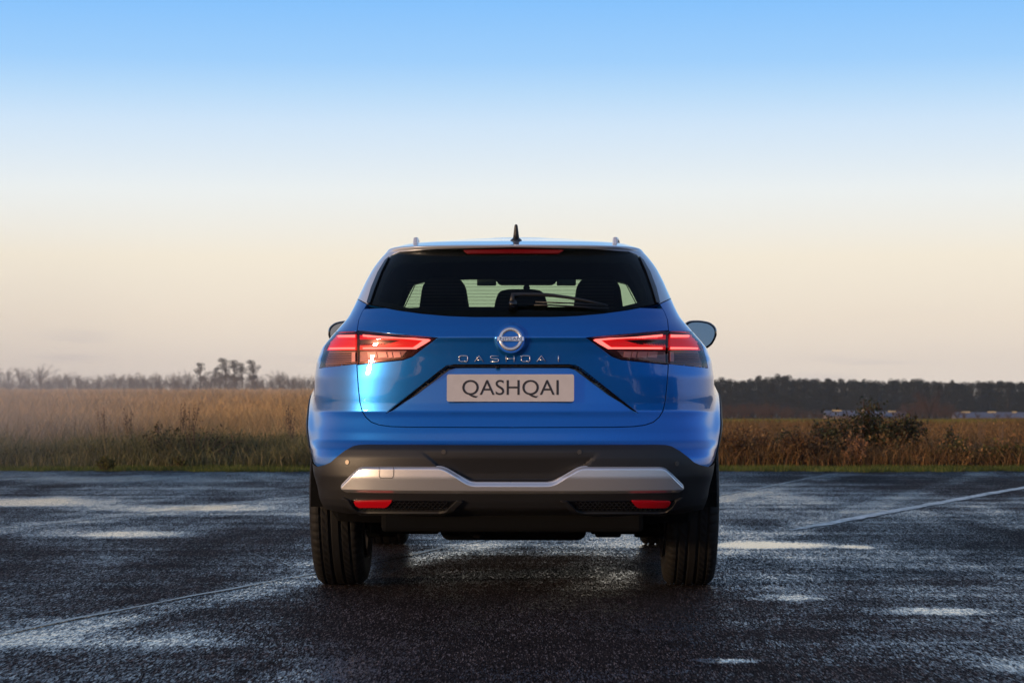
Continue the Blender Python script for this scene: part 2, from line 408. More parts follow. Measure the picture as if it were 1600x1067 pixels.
GZ = list(np.arange(.20, 1.47, .0085)) + list(np.arange(1.47, 1.52, .004)) + list(np.arange(1.52, 1.585, .005)) + list(np.arange(1.585, 1.604, .002))
def surf(name, poly, mt, parent, signs=(1,), off=0.0, skirt=.012, bev=.0015, ga=None, gz=None, seam=True, offfn=None):
    """panel cut out of the car surface: poly in (a, z)"""
    if area(poly) < 0: poly = poly[::-1]
    V, Fc = clip_grid(poly, ga or GA, gz or GZ); A = np.array(V); mn = len(V)
    AV, AF, AN = [], [], []
    for sg in signs:
        o = off if offfn is None else off + offfn(A[:, 0], A[:, 1])
        P, Nn = S(A[:, 0], A[:, 1], o, 1)
        if offfn is not None:   # normals follow the relief
            e = .0012
            Pa = S(A[:, 0]+e, A[:, 1], off+offfn(A[:, 0]+e, A[:, 1]))[0] - S(A[:, 0]-e, A[:, 1], off+offfn(A[:, 0]-e, A[:, 1]))[0]
            Pz = S(A[:, 0], A[:, 1]+e, off+offfn(A[:, 0], A[:, 1]+e))[0] - S(A[:, 0], A[:, 1]-e, off+offfn(A[:, 0], A[:, 1]-e))[0]
            Nn = np.cross(Pa, Pz); Nn /= np.maximum(np.linalg.norm(Nn, axis=1, keepdims=True), 1e-12)
        mul = np.array([sg, 1, 1]); b = len(AV)
        AV += list(P*mul); AN += list(Nn*mul)
        AF += [[k+b for k in (f if sg > 0 else f[::-1])] for f in Fc]
        # rolled edge and return
        B = np.array(poly); m = len(B)
        ob = off if offfn is None else off + offfn(B[:, 0], B[:, 1])
        P1, N1 = S(B[:, 0], B[:, 1], ob, 1)
        tn = np.roll(P1, -1, 0) - np.roll(P1, 1, 0); lat = np.cross(tn, N1); lat /= np.maximum(np.linalg.norm(lat, axis=1, keepdims=True), 1e-9)
        P2 = P1 + lat*bev*.6 - N1*bev; P3 = P2 - N1*skirt
        b = len(AV); AV += list(P1*mul) + list(P2*mul) + list(P3*mul); AN += list((N1*.8+lat*.35)*mul) + list(lat*mul) + list(lat*mul)
        for i in range(m):
            j = (i+1) % m
            if seam and (max(B[i][0], B[j][0]) < 1e-4 or min(B[i][0], B[j][0]) > 4.9999): continue
            for r0 in (0, 1):
                f = [b+r0*m+i, b+(r0+1)*m+i, b+(r0+1)*m+j, b+r0*m+j]
                AF.append(f if sg > 0 else f[::-1])
    AN = [n/ max(np.linalg.norm(n), 1e-9) for n in AN]
    return mesh_obj(name, AV, AF, mt, parent, True, AN)
def spts(H, R, off=0.0):
    q = inv_many([abs(h) for h in H], R); p, n = S(np.array([t[0] for t in q]), np.array([t[1] for t in q]), off, 1)
    sg = np.array([[1 if h >= 0 else -1, 1, 1] for h in H]); return [Vector(v) for v in p*sg]
def spt(hp, py, off=0.0):
    """point on the rear of the car from signed photo half-width"""
    a, z = inv(abs(hp), py); p, n = S(np.array(a), np.array(z), off, 1 if hp >= 0 else -1); return Vector(p), Vector(n)
def strip_panel(name, pts, mt, parent, signs=(1,), off=0.0, skirt=.004, step=4.0, fine=False):
    return surf(name, px2az(pts, step), mt, parent, signs, off, skirt, .0006)
_AY = {}
def a_of_y(y, z):
    k = round(z, 3)
    if k not in _AY:
        aa = np.concatenate([np.linspace(0, 1, 200), np.linspace(1.02, 3.98, 60), np.linspace(4, 5, 100)])
        _AY[k] = (np.maximum.accumulate(S0(aa, np.full_like(aa, k))[1]), aa)
    return float(np.interp(y, *_AY[k]))
def a_of_y_(y, z):
    aa = np.concatenate([np.linspace(0, 1, 200), np.linspace(1.02, 3.98, 60), np.linspace(4, 5, 100)]); yy = S0(aa, np.full_like(aa, z))[1]
    yy = np.maximum.accumulate(yy); return float(np.interp(y, yy, aa))
def yz(pts, step=.04): return [(a_of_y(y, z), z) for y, z in dens(pts, step, False)]
def arc(cy, cz, R, a0, a1, n=28): return [(cy+R*math.cos(math.radians(a0+(a1-a0)*i/n)), cz+R*math.sin(math.radians(a0+(a1-a0)*i/n))) for i in range(n+1)]

# outlines read off the photograph (half-width from the centre line, row)
SHUT = [(0, 668.5), (160, 668), (190, 667), (208, 664.5), (221, 660), (230, 652), (236, 642), (239.5, 628), (242, 605), (243.8, 580), (244.3, 569)]
SHUT_UP = [(244.3, 517), (242, 500), (237, 488), (229.5, 475.5)]
GL_BOT = [(0, 494), (60, 494), (100, 492.5), (140, 489), (180, 483.5), (228, 474)]
GL_SIDE = [(228, 474), (221.5, 450), (211.5, 425), (200.5, 407), (192, 398.5), (179, 393)]
GL_TOP = [(179, 393), (120, 389.5), (0, 387)]
BLK = [(0, 695.5), (225, 694.5), (240, 695), (249, 697), (262, 704), (275, 714), (284, 722), (293, 726), (305, 729)]
L_BOT = [(244.3, 569), (304, 575.5)]
L_OUT = [(304, 575.5), (301, 560), (296, 543), (288, 527), (279, 518)]
L_TOP = [(279, 518), (244.3, 517)]
def build_body(car):
    win = yz([(1.98, 1.115), (1.5, 1.108), (.8, 1.112), (.1, 1.135), (-.12, 1.17), (-.16, 1.20), (-.05, 1.26), (.15, 1.34), (.45, 1.39), (.9, 1.412), (1.3, 1.405), (1.62, 1.36), (1.85, 1.25), (1.98, 1.115)])
    kr = min(range(len(win)), key=lambda i: abs(win[i][1]-1.20)+abs(win[i][0]-a_of_y(-.16, 1.2)))
    bottom, top = win[:kr+1], win[kr:]            # front to rear along the sill, rear to front over the top
    P = []
    P += px2az_open(SHUT); P += px2az_open(L_BOT)[1:]; P += px2az_open(L_OUT)[1:]; P += px2az_open(L_TOP)[1:]
    P += px2az_open(SHUT_UP)[1:]; P += px2az_open([(229.5, 475.5), (246, 467)])[1:]
    P += bottom[::-1]
    P += [(4.10, 1.115), (4.15, 1.09), (4.4, 1.062), (4.7, 1.06), (5, 1.06)]
    P += [(5, .9), (5, .60), (4.6, .60), (4.3, .60)]
    P += yz([(3.15, .58)] + arc(WHEEL_F, WZ, .452, 28, 180-8) + [(2.1, .42), (.55, .42)] + arc(0, WZ, .478, 8, 180-27))
    tail = px2az_open(BLK)[::-1]; tail[-1] = (0.0, tail[-1][1])
    P += tail; P[0] = (0.0, P[0][1])
    surf('body', P, M['paint'], car, (1, -1))
    # light roof and pillars, split from the blue body below the glass corner
    WS = [(5, 1.47), (4.6, 1.468), (4.3, 1.462), (4.16, 1.445), (4.10, 1.40), (4.08, 1.30), (4.10, 1.18), (4.15, 1.09), (4.4, 1.062), (5, 1.06)]
    gt = px2az_open(GL_TOP); gt[-1] = (0.0, gt[-1][1])
    Q = px2az_open([(246, 466), (228, 474.5)]) + px2az_open(GL_SIDE)[1:] + gt[1:]
    Q += [(0.0, 1.50), (0.0, 1.55), (0, 1.6015), (1, 1.6015), (4, 1.6015), (5, 1.6015), (5, 1.49)] + dens(WS[:7], .04, False) + [(4.10, 1.125)] + top[::-1]
    Qi = inset(Q, .0012); Qi = [(0.0 if p[0] < 1e-3 else 5.0 if p[0] > 4.9999 else q[0], min(q[1], 1.6015)) for p, q in zip(Q, Qi)]
    surf('roof', Qi, M['roof'], car, (1, -1))
    for sg in (1, -1):
        surf('side_window', inset(win[:-1], .004), M['glass_side'], car, (sg,), -.004, .006)
        # black pillars over the glass
        for y0_, y1_ in ((1.02, .93), (.06, -.02)):
            q = yz([(y0_, 1.12), (y1_, 1.12), (y1_+.02, 1.40 if y0_ > .5 else 1.30), (y0_-.02, 1.40 if y0_ > .5 else 1.30)])
            surf('window_pillar', q, M['gloss_black'], car, (sg,), .0, .004)
    surf('windscreen', inset([(4.08 if 0 else a, z) for a, z in dens(WS, .04, False)] + [], 0.0), M['glass_front'], car, (1, -1), -.004, .002)
    # black lining just behind the skin, open at the two screens
    L = [(0, .30), (0, 1.172)] + px2az_open([(0, 492), (100, 490), (180, 481), (219, 472), (213, 447), (202, 421), (188, 404), (176, 400), (0, 397)], 8) + \
        [(0, 1.50), (0, 1.6), (5, 1.6), (5, 1.466), (4.5, 1.463), (4.25, 1.455), (4.14, 1.43), (4.10, 1.30), (4.14, 1.15), (4.3, 1.10), (5, 1.09), (5, .30),
         (4.0, .30)] + yz(arc(WHEEL_F, WZ, .42, 0, 180, 16)) + yz(arc(0, WZ, .42, 0, 180, 16))
    surf('cabin_lining', L, M['liner'], car, (1, -1), -.030, .004, offfn=lambda a, z: .024*sstep(np.asarray(z), 1.42, 1.46)*sstep(1.53-np.asarray(z), 0, .03)*sstep(1.2-np.asarray(a), 0, .3))
def build_bumper(car):
    tail = px2az_open(BLK); tail[0] = (0.0, tail[0][1])
    # lower edge of the cladding, from the photo, then the arch behind the wheel
    low = px2az_open([(303, 797), (285, 800), (262, 802), (235, 803), (0, 806)])
    low[-1] = (0.0, low[-1][1])
    P = tail + yz(arc(0, WZ, .445, 153, 172, 6)) + low
    def rel(a, z):
        # soft facet line towards the corner
        x, y, _ = S0(a, z); return -.010*sstep(np.asarray(x), .66, .80)*sstep(.53-np.asarray(z), 0, .10)
    Pi = inset(P, .0012); Pi = [(0.0 if p[0] < 1e-3 else q[0], q[1]) for p, q in zip(P, Pi)]
    surf('bumper_cladding', Pi, M['plastic'], car, (1, -1), .002, .012, offfn=rel)
    # wheel arch rings and sills
    for cy in (0.0, WHEEL_F):
        for sg in (1, -1):
            q = arc(cy, WZ, .396, 0, 180, 40); o = arc(cy, WZ, .455, 180, 0, 40)
            if cy == 0: q = arc(cy, WZ, .396, 0, 158, 40); o = arc(cy, WZ, .482, 153, 0, 40)
            surf('arch_trim', [(a_of_y(y, z), z) for y, z in q+o], M['plastic'], car, (sg,), .004, .03, .003)
    for sg in (1, -1):
        q = yz([(.39, .41), (2.27, .41), (2.25, .24), (.41, .24)]) ; surf('sill', q, M['plastic'], car, (sg,), .006, .02)
    q = [(5, .595), (4.6, .595), (4.3, .595)] + yz([(3.12, .58), (3.08, .40), (3.12, .28)]) + [(4.4, .27), (5, .27)]
    surf('front_bumper', q, M['plastic'], car, (1, -1), .002)
    # silver skid trim
    T = [(0, 753), (58, 753), (66, 751), (101, 731), (110, 728), (232, 728), (240, 730), (266.5, 757), (267.5, 762), (264, 769), (256, 779.5), (0, 780.5)]
    az = px2az(rounded(T, [0, 4, 4, 4, 4, 4, 4, 2, 2, 2, 1, 0], 3), 4)
    for i, p in enumerate(az):
        if p[0] < 1e-3 or abs(p[0]) < .001: az[i] = (0.0, p[1])
    B = np.array([tuple(S0(a, z)[0:1])+(z,) for a, z in az], float)      # (x, z)
    keep = np.array([not (B[i][0] < 1e-3 and B[(i+1) % len(B)][0] < 1e-3) for i in range(len(B))])
    def rel2(a, z):
        x = S0(np.abs(a), z)[0]; x = np.asarray(x); z = np.asarray(z)
        d = np.full(x.shape, 9.0)
        for i in range(len(B)):
            if not keep[i]: continue
            p, q = B[i], B[(i+1) % len(B)]; e = q-p; L2 = max(e@e, 1e-12)
            t = np.clip(((x-p[0])*e[0] + (z-p[1])*e[1])/L2, 0, 1); d = np.minimum(d, np.hypot(x-p[0]-t*e[0], z-p[1]-t*e[1]))
        top = sstep(z, .44, .47)
        r = .004 + .016*sstep(d, -.002, .013)
        zc = .452                                   # crease line
        low = np.clip((zc-z)/.045, 0, 1)
        return r - low*.048 + np.clip((z-zc)/.1, 0, 1)*-.006
    gz = list(np.arange(.38, .57, .0022)); ga = list(np.arange(0, .80, .0035))+[.80+.01*i for i in range(20)]; RECESS[0] = 0.0
    surf('skid_trim', az, M['silver'], car, (1, -1), 0.0, .012, .001, ga=ga, gz=gz, offfn=rel2)
    RECESS[0] = 1.0
    # black rebate round the silver trim
    # towing eye cover, left side of the photo
    def line(pts, w_, name, mt, off=.0):
        Pn = [spt(x, y, off) for x, y in pts]; mb = MB(); mb.tube([p for p, n in Pn], w_, 6); return mb.build(name, mt, car, True)
    line([(-205, 729), (-205, 743), (-203, 745.5), (-185, 745.5), (-183, 743), (-183, 729)], .0009, 'tow_eye_cover_seam', M['plastic_dark'], .0188)
    # lower pods with mesh and red reflectors
    for sg in (1, -1):
        strip_panel('lower_mesh_panel', [(252, 780.5), (246, 789), (238, 794), (228, 796), (112, 796), (100, 794), (86, 782)], M['gloss_black'], car, (sg,), .004, .006)
        mb = MB()                                          # honeycomb bars
        for r in range(4):
            for c in range(20):
                cx = 104 + c*7.4 + (3.7 if r % 2 else 0); cy_ = 783 + r*3.7
                if cx > 240 or cx < 92: continue
                if cy_ > 793 and (cx > 234): continue
                hexp = [(cx + 3.5*math.cos(math.radians(t)), cy_ + 2.3*math.sin(math.radians(t))) for t in (0, 60, 120, 180)]
                pp = spts([sg*x for x, y in hexp], [min(y, 795) for x, y in hexp], .0075)
                mb.tube(pp, .0013, 4, False)
        mb.build('mesh_grille', M['plastic'], car)
        strip_panel('reflector', rounded([(186, 780.5), (246, 781), (243, 787), (238, 790), (197, 790), (193, 788)], 1.5, 2), M['reflector'], car, (sg,), .014, .012)
        strip_panel('bumper_lip', [(264, 775), (258, 787), (249, 795), (236, 800), (106, 800), (93, 795.5), (76, 781), (86, 781), (101, 794.5), (112, 797), (228, 797), (240, 795), (248, 789), (254, 780)], M['plastic'], car, (sg,), .015, .012)
    # parking sensors
    for hp, py in ((-257, 722), (257, 724), (-106, 706), (106, 706)):
        p, n = spt(hp, py, .0035); mb = MB(); mb.tube([p, p+n*.0015], .0095, 16); mb.build('parking_sensor', M['amber_dot'] if hp != -257 else mat('sensor_sunlit', (.35, .2, .1), .35), car, False)  # left corner sensor: warm sunlight put into its colour
def build_tailgate(car):
    up = px2az_open(SHUT)[:-1] ; Lb = px2az_open([(244.3, 569), (171, 561.5), (157, 556.5), (119, 528.5)]); Lt = px2az_open([(119, 528.5), (244.3, 517)])[1:]
    P = up + Lb + Lt + px2az_open(SHUT_UP)[1:-1] + px2az_open(GL_BOT)[::-1]
    P[0] = (0.0, P[0][1]); P[-1] = (0.0, P[-1][1])
    Q = [(a if a < 1e-3 else a-.0, z) for a, z in P]; Q = inset(Q, .0042); Q = [(0.0 if p[0] < 1e-3 else q[0], q[1]) for p, q in zip(P, Q)]
    surf('tailgate', Q, M['paint'], car, (1, -1), 0, .016, .002, gz=list(np.arange(.66, 1.2, .004)), ga=list(np.arange(0, .8, .006)))
    # plate recess: black strip drawn in for the shade under the overhang
    strip_panel('recess_shade_strip', [(0, 569), (90, 569), (104, 572.5), (112, 578), (197, 645.5), (150, 617), (106, 584), (98, 578), (88, 575), (0, 574.5)], M['gloss_black'], car, (1, -1), .003, .012, 3)
    # glass with black printed border
    g = px2az_open(GL_BOT) + px2az_open(GL_SIDE)[1:-1] + px2az_open(GL_TOP)
    q = inset(g, .002); q = [(0.0 if p[0] < 1e-3 else r[0], r[1]) for p, r in zip(g, q)]
    surf('rear_glass', q, M['glass_rear'], car, (1, -1), -.002, .002, .001)
    # printed border: ring between glass edge and inner opening
    inner = px2az_open([(0, 484), (120, 483), (165, 479), (211, 468), (205, 445), (195, 424), (181, 411), (168, 409), (0, 406)])
    ring = g + [(0.0, inner[-1][1])] + inner[::-1][1:]
    ring = [(0.0 if a < 1e-3 else a, z) for a, z in ring]
    surf('glass_border', ring, M['liner'], car, (1, -1), -.006, .002, .0005)
    strip_panel('brake_light', [(0, 390), (78, 391.5), (72, 396), (0, 395.5)], M['reflector_dim'], car, (1, -1), .003, .006)
    mb = MB()
    for k in range(9):
        y = 437 + k*5.2; xs_ = list(range(-166, 167, 12)); pts = spts(xs_, [y]*len(xs_), -.004); mb.tube(pts, .0006, 4, False)
    mb.build('heating_wires', M['wire'], car)
    # garnish lines on the glass corner (inner fin)
    for sg in (1, -1):
        strip_panel('glass_fin', [(228, 473.5), (222, 451), (212, 426), (201, 407.5), (195, 402), (206, 425), (216, 452), (223, 474)], M['gloss_black'], car, (sg,), .006, .008)
def build_lamps(car):
    inn = [(119.5, 528.5), (243.2, 517.6), (243.2, 568.5), (171, 561), (157.5, 556)]
    out = [(245.4, 517.6), (279, 518.5), (287.5, 527.5), (295.5, 543.5), (300.5, 560), (303, 574.6), (245.4, 568.8)]
    for sg in (1, -1):
        for nm, pl in (('inner', inn), ('outer', out)):
            base = strip_panel('taillight', pl, M['lamp_dark'], car, (sg,), -.016, .004)
            base.data.name = 'taillight_' + nm
            strip_panel('lens', inset(pl, .3), M['lens_red'], base, (sg,), .001, .015)
            if nm == 'inner':
                strip_panel('diffuser', [(134, 530.5), (241.8, 520.5), (241.8, 529), (176, 532), (200, 538), (241.8, 539), (241.8, 546.5), (154, 545.5)], M['glow'], base, (sg,), -.012, .002)
                strip_panel('led_strip', [(131, 530.5), (137, 530), (236, 520.6), (236, 523.4), (140, 532.2), (156, 543), (236, 542.6), (236, 545.2), (151, 545.3), (128, 532)], M['led'], base, (sg,), -.008, .002, 3)
                strip_panel('reflector_bowl', [(166, 548.5), (241, 549), (241, 564.5), (175, 558)], M['lamp_grey'], base, (sg,), -.012, .002)
                for x0, x1 in ((175, 186), (188, 194), (197, 211), (213, 227)):
                    strip_panel('reflector_facet', [(x0+2, 550), (x1+2, 550), (x1, 559), (x0, 557.5)], M['facet'], base, (sg,), -.009, .003)
            else:
                strip_panel('diffuser', [(247, 519.5), (279, 520.5), (288, 530), (296, 546), (247, 547)], M['glow'], base, (sg,), -.012, .002)
                strip_panel('led_strip', [(249, 521), (277, 521.5), (277, 524), (249, 524.5)], M['led'], base, (sg,), -.008, .002, 3)
                strip_panel('led_strip', [(249, 542.4), (291, 541.8), (291, 544.2), (249, 545)], M['led'], base, (sg,), -.008, .002, 3)
                strip_panel('reflector_bowl', [(248, 549), (293, 548), (299, 569), (248, 565.5)], M['lamp_grey'], base, (sg,), -.014, .002)
                for k in range(5):
                    y = 551.2 + k*3.3
                    strip_panel('louvre', [(256, y), (293.5+k*.9, y), (294+k*.9, y+1.3), (256, y+1.3)], M['lamp_dark'], base, (sg,), -.010, .003)
                strip_panel('reflector_facet', [(248.5, 550), (254, 550), (254, 564.5), (248.5, 564)], M['facet'], base, (sg,), -.009, .003)
def text_mesh(txt, w_, h_, depth, name, mt, parent, M4):
    cu = bpy.data.curves.new(name, 'FONT'); cu.body = txt; cu.size = 1; cu.extrude = .01; cu.resolution_u = 6
    o = bpy.data.objects.new(name, cu); COL.objects.link(o); dg = bpy.context.evaluated_depsgraph_get()
    me = bpy.data.meshes.new_from_object(o.evaluated_get(dg)); COL.objects.unlink(o); bpy.data.objects.remove(o)
    co = np.array([v.co[:] for v in me.vertices]); mn, mx = co.min(0), co.max(0); c = (mn+mx)/2
    sx, sy, sz = w_/(mx[0]-mn[0]), h_/(mx[1]-mn[1]), depth/max(1e-6, mx[2]-mn[2])
    for v in me.vertices:
        v.co = M4 @ Vector(((v.co.x-c[0])*sx, (v.co.y-c[1])*sy, (v.co.z-c[2])*sz))
    me.materials.clear(); me.materials.append(mt); me.name = name
    return link(bpy.data.objects.new(name, me), parent)
def basis(p, n):
    """matrix with local x to the right (seen from behind the car), y up the face, z out of it"""
    z = Vector(n).normalized(); x = Vector((1, 0, 0)); x = (x - z*x.dot(z)).normalized(); y = z.cross(x)
    return Matrix(((x.x, y.x, z.x, p[0]), (x.y, y.y, z.y, p[1]), (x.z, y.z, z.z, p[2]), (0, 0, 0, 1)))
def build_marks(car):
    # number plate
    p, n = spt(0.01, 606, .0); p2, _ = spt(.01, 586, 0); p3, _ = spt(.01, 626, 0)
    n = Vector((0, -(p2-p3).z, (p2-p3).y)).normalized(); n = Vector((0, -abs(n.y), abs(n.z)*(1 if (p2.y-p3.y) > 0 else -1)))
    p = Vector((-.006, p.y-.016, p.z)); B = basis(p, n)
    w_, h_, r = .520, .112, .008
    out = []
    for cx, cy, a0 in ((w_/2-r, h_/2-r, 0), (-w_/2+r, h_/2-r, 90), (-w_/2+r, -h_/2+r, 180), (w_/2-r, -h_/2+r, 270)):
        for k in range(5):
            t = math.radians(a0+k*22.5); out.append((cx+r*math.cos(t), cy+r*math.sin(t)))
    V = [B @ Vector((x, y, 0)) for x, y in out] + [B @ Vector((x, y, -.006)) for x, y in out]; m = len(out)
    plate = mesh_obj('number_plate', V, [tuple(range(m))] + [(i, i+m, (i+1) % m + m, (i+1) % m) for i in range(m)] + [tuple(range(2*m-1, m-1, -1))], M['plate'], car)
    text_mesh('QASHQAI', .394, .074, .0008, 'plate_lettering', M['ink'], plate, B @ Matrix.Translation((0, -.004, .0006)))
    # model lettering in chrome strokes
    mb = MB(); Y0 = 560.5
    L = {'Q': [[(-.48, .1), (-.48, .38), (-.32, .5), (.32, .5), (.48, .38), (.48, -.32), (.34, -.44), (-.32, -.44), (-.48, -.32), (-.48, .1)], [(.10, -.28), (.36, -.62)]],
         'A': [[(-.5, -.48), (0, .5), (.5, -.48)], [(-.18, -.18), (.24, -.18)]],
         'S': [[(.46, .46), (-.34, .46), (-.46, .34), (-.46, .14), (-.34, .04), (.34, .0), (.46, -.1), (.46, -.36), (.34, -.46), (-.46, -.46)]],
         'H': [[(-.46, .5), (-.46, -.5)], [(.46, .5), (.46, -.5)], [(-.46, .02), (.46, .02)]], 'I': [[(0, .5), (0, -.5)]]}
    for k, ch in enumerate('QASHQAI'):
        cx = -75.5 + k*24.3 + (2.5 if ch == 'I' else 0)
        mb = MB()
        for st in L[ch]:
            pts = spts([cx + x*13.5 + .01 for x, y in st], [Y0 - y*9.5 for x, y in st], .0035); mb.tube(pts, .0019, 6)
        mb.build('letter', M['bright'], car, True)
    # round emblem
    p, n = spt(-.5, 530, .004); p.x = -.004; n = Vector((0, -1, .18)).normalized(); B = basis(p, n)
    def ring(r0, r1, z0, z1, k=48):
        V = []; Fc = []
        prof = [(r0, z0), (r0, z1), ((r0+r1)/2, z1+.0018), (r1, z1), (r1, z0)]
        for i in range(k):
            t = 2*math.pi*i/k
            V += [B @ Vector((r*math.cos(t), r*math.sin(t), z)) for r, z in prof]
        q = len(prof)
        for i in range(k):
            for j in range(q-1): Fc.append((i*q+j, i*q+j+1, ((i+1) % k)*q+j+1, ((i+1) % k)*q+j))
        return V, Fc
    def disc(r, z, k=40):
        V = [B @ Vector((r*math.cos(2*math.pi*i/k), r*math.sin(2*math.pi*i/k), z)) for i in range(k)]
        V += [B @ Vector((r*math.cos(2*math.pi*i/k), r*math.sin(2*math.pi*i/k), z-.01)) for i in range(k)]
        return V, [tuple(range(k))] + [(i, i+k, (i+1) % k+k, (i+1) % k) for i in range(k)]
    emb = mesh_obj('emblem', *disc(.057, .002), M['paint'], car, False)
    mesh_obj('emblem_ring', *ring(.0350, .0485, .002, .008), M['bright'], emb, True)
    mb = MB(); mb.box((0, 0, .0075), (.107, .0185, .008)); V = [B @ Vector(v) for v in mb.V]
    bar = mesh_obj('emblem_bar', V, mb.F, M['bright'], emb); bv = bar.modifiers.new('b', 'BEVEL'); bv.width = .0015
    text_mesh('NISSAN', .088, .0125, .0006, 'emblem_lettering', M['ink'], emb, B @ Matrix.Translation((0, 0, .0119)))
    # camera and handle under the overhang
    p, n = spt(-22, 571.5, .006); mb = MB(); mb.box(p, (.016, .012, .010)); mb.build('reversing_camera', M['gloss_black'], car, False, .002)
    # wiper: pivot, arm, blade
    def gp(x, y, o=.012): return spt(x, y, o)[0]
    pv = MB(); c, n = spt(1.5, 481, .0); pv.tube([c, c+n*.030, c+n*.036], [.019, .017, .010], 18); wp = pv.build('rear_wiper', M['gloss_black'], car, True)
    ar = MB(); ar.tube([gp(0, 480, .03), gp(1, 471, .034), gp(18, 470, .034), gp(55, 469.5, .03), gp(88, 472.5, .026), gp(120, 477.5, .022), gp(146, 482.5, .018)], [.012, .011, .0085, .0075, .0065, .0055, .0045], 8)
    ar.build('wiper_arm', M['plastic'], wp, True)
    bl = MB(); bl.tube([gp(34, 479.5, .010), gp(60, 479.8, .010), gp(100, 482, .010), gp(149, 484.8, .010)], .0038, 6); bl.tube([gp(36, 477.5, .020), gp(90, 479.6, .020), gp(148, 482.6, .018)], .0035, 6)
    bl.build('wiper_blade', M['plastic'], wp, True)
def roof_z(x, y):
    aa, zz = np.meshgrid(np.linspace(0, 5, 260), np.linspace(1.45, 1.6015, 120)); X, Y, Z = S0(aa, zz)
    k = np.argmin((X-abs(x))**2 + (Y-y)**2); return float(Z.flat[k])
def build_roof(car):
    for sg in (1, -1):
        pts = [(.440 + .05*y, y) for y in np.linspace(.03, 1.50, 12)]; mb = MB()
        P = [Vector((sg*x, y, roof_z(x, y)+.016)) for x, y in pts]
        mb.tube(P + [Vector((sg*.515, 1.58, roof_z(.515, 1.55)-.01))], [.009]*len(P) + [.007], 10)
        rl = mb.build('roof_rail', M['rail'], car, True)
        z0 = roof_z(.441, -.02); mb = MB(); V = []
        for x_, y_, zz in ((-.0105, -.03, -.006), (.0105, -.03, -.006), (.0105, .06, -.002), (-.0105, .06, -.002), (-.0085, -.018, .026), (.0085, -.018, .026), (.0085, .05, .028), (-.0085, .05, .028)): V.append((sg*.441+x_, y_, z0+zz))
        mb.add(V, [(0, 1, 5, 4), (1, 2, 6, 5), (2, 3, 7, 6), (3, 0, 4, 7), (4, 5, 6, 7), (3, 2, 1, 0)]); mb.build('rail_foot', M['rail'], rl, False, .004)
    z = roof_z(0, .02); mb = MB(); c = Vector((.004, .02, z-.004))
    mb.tube([c, c+Vector((0, 0, .006)), c+Vector((0, 0, .013)), c+Vector((0, -.002, .019))], [.027, .026, .019, .010], 20)
    an = mb.build('antenna', M['gloss_black'], car, True)
    mb = MB(); mb.tube([c+Vector((0, -.002, .012)), c+Vector((0, -.006, .035)), c+Vector((0, -.016, .068)), c+Vector((0, -.018, .074))], [.0145, .0115, .0075, .005], 12); mb.build('antenna_stub', M['plastic'], an, True)
def build_mirrors(car):
    # door mirrors: rounded shell, glass facing back
    outl = [(.0, -.060), (.045, -.075), (.10, -.074), (.15, -.045), (.176, .010), (.172, .050), (.14, .078), (.08, .090), (.02, .086), (-.01, .06), (-.015, .0)]
    for sg in (1, -1):
        root = None; k = len(outl); V = []; Fc = []
        prof = [(0.92, 0.0), (1.0, .012), (1.0, .03), (.93, .07), (.75, .115), (.4, .14), (.02, .148)]
        o2 = rounded(outl, .03, 3); k = len(o2); cx, cz = .085, .008
        for s_, d_ in prof:
            V += [Vector((sg*(.868 + cx + (x-cx)*s_), 2.06 + d_, 1.148 + cz + (z-cz)*s_)) for x, z in o2]
        for i in range(len(prof)-1):
            for j in range(k):
                f = (i*k+j, i*k+(j+1) % k, (i+1)*k+(j+1) % k, (i+1)*k+j); Fc.append(f if sg > 0 else f[::-1])
        Fc.append(tuple(range((len(prof)-1)*k, len(prof)*k)) if sg < 0 else tuple(reversed(range((len(prof)-1)*k, len(prof)*k))))
        root = mesh_obj('door_mirror', V, Fc, M['gloss_black'], car, True)
        Vg = [Vector((sg*(.868 + cx + (x-cx)*.85), 2.055, 1.148 + cz + (z-cz)*.85)) for x, z in o2]
        R = Matrix.Rotation(math.radians(-3.6), 4, 'X') @ Matrix.Rotation(math.radians(3*sg), 4, 'Z'); ctr = Vector((sg*.95, 2.064, 1.15))
        Vg = [ctr + R @ (v-ctr) for v in Vg]
        mesh_obj('mirror_glass', Vg, [tuple(range(k)) if sg < 0 else tuple(reversed(range(k)))], M['mirror'], root)
        mb = MB(); mb.tube([(sg*.90, 2.12, 1.10), (sg*.84, 2.10, 1.075), (sg*.76, 2.08, 1.06)], [.022, .026, .03], 10); mb.build('mirror_arm', M['gloss_black'], root, True)
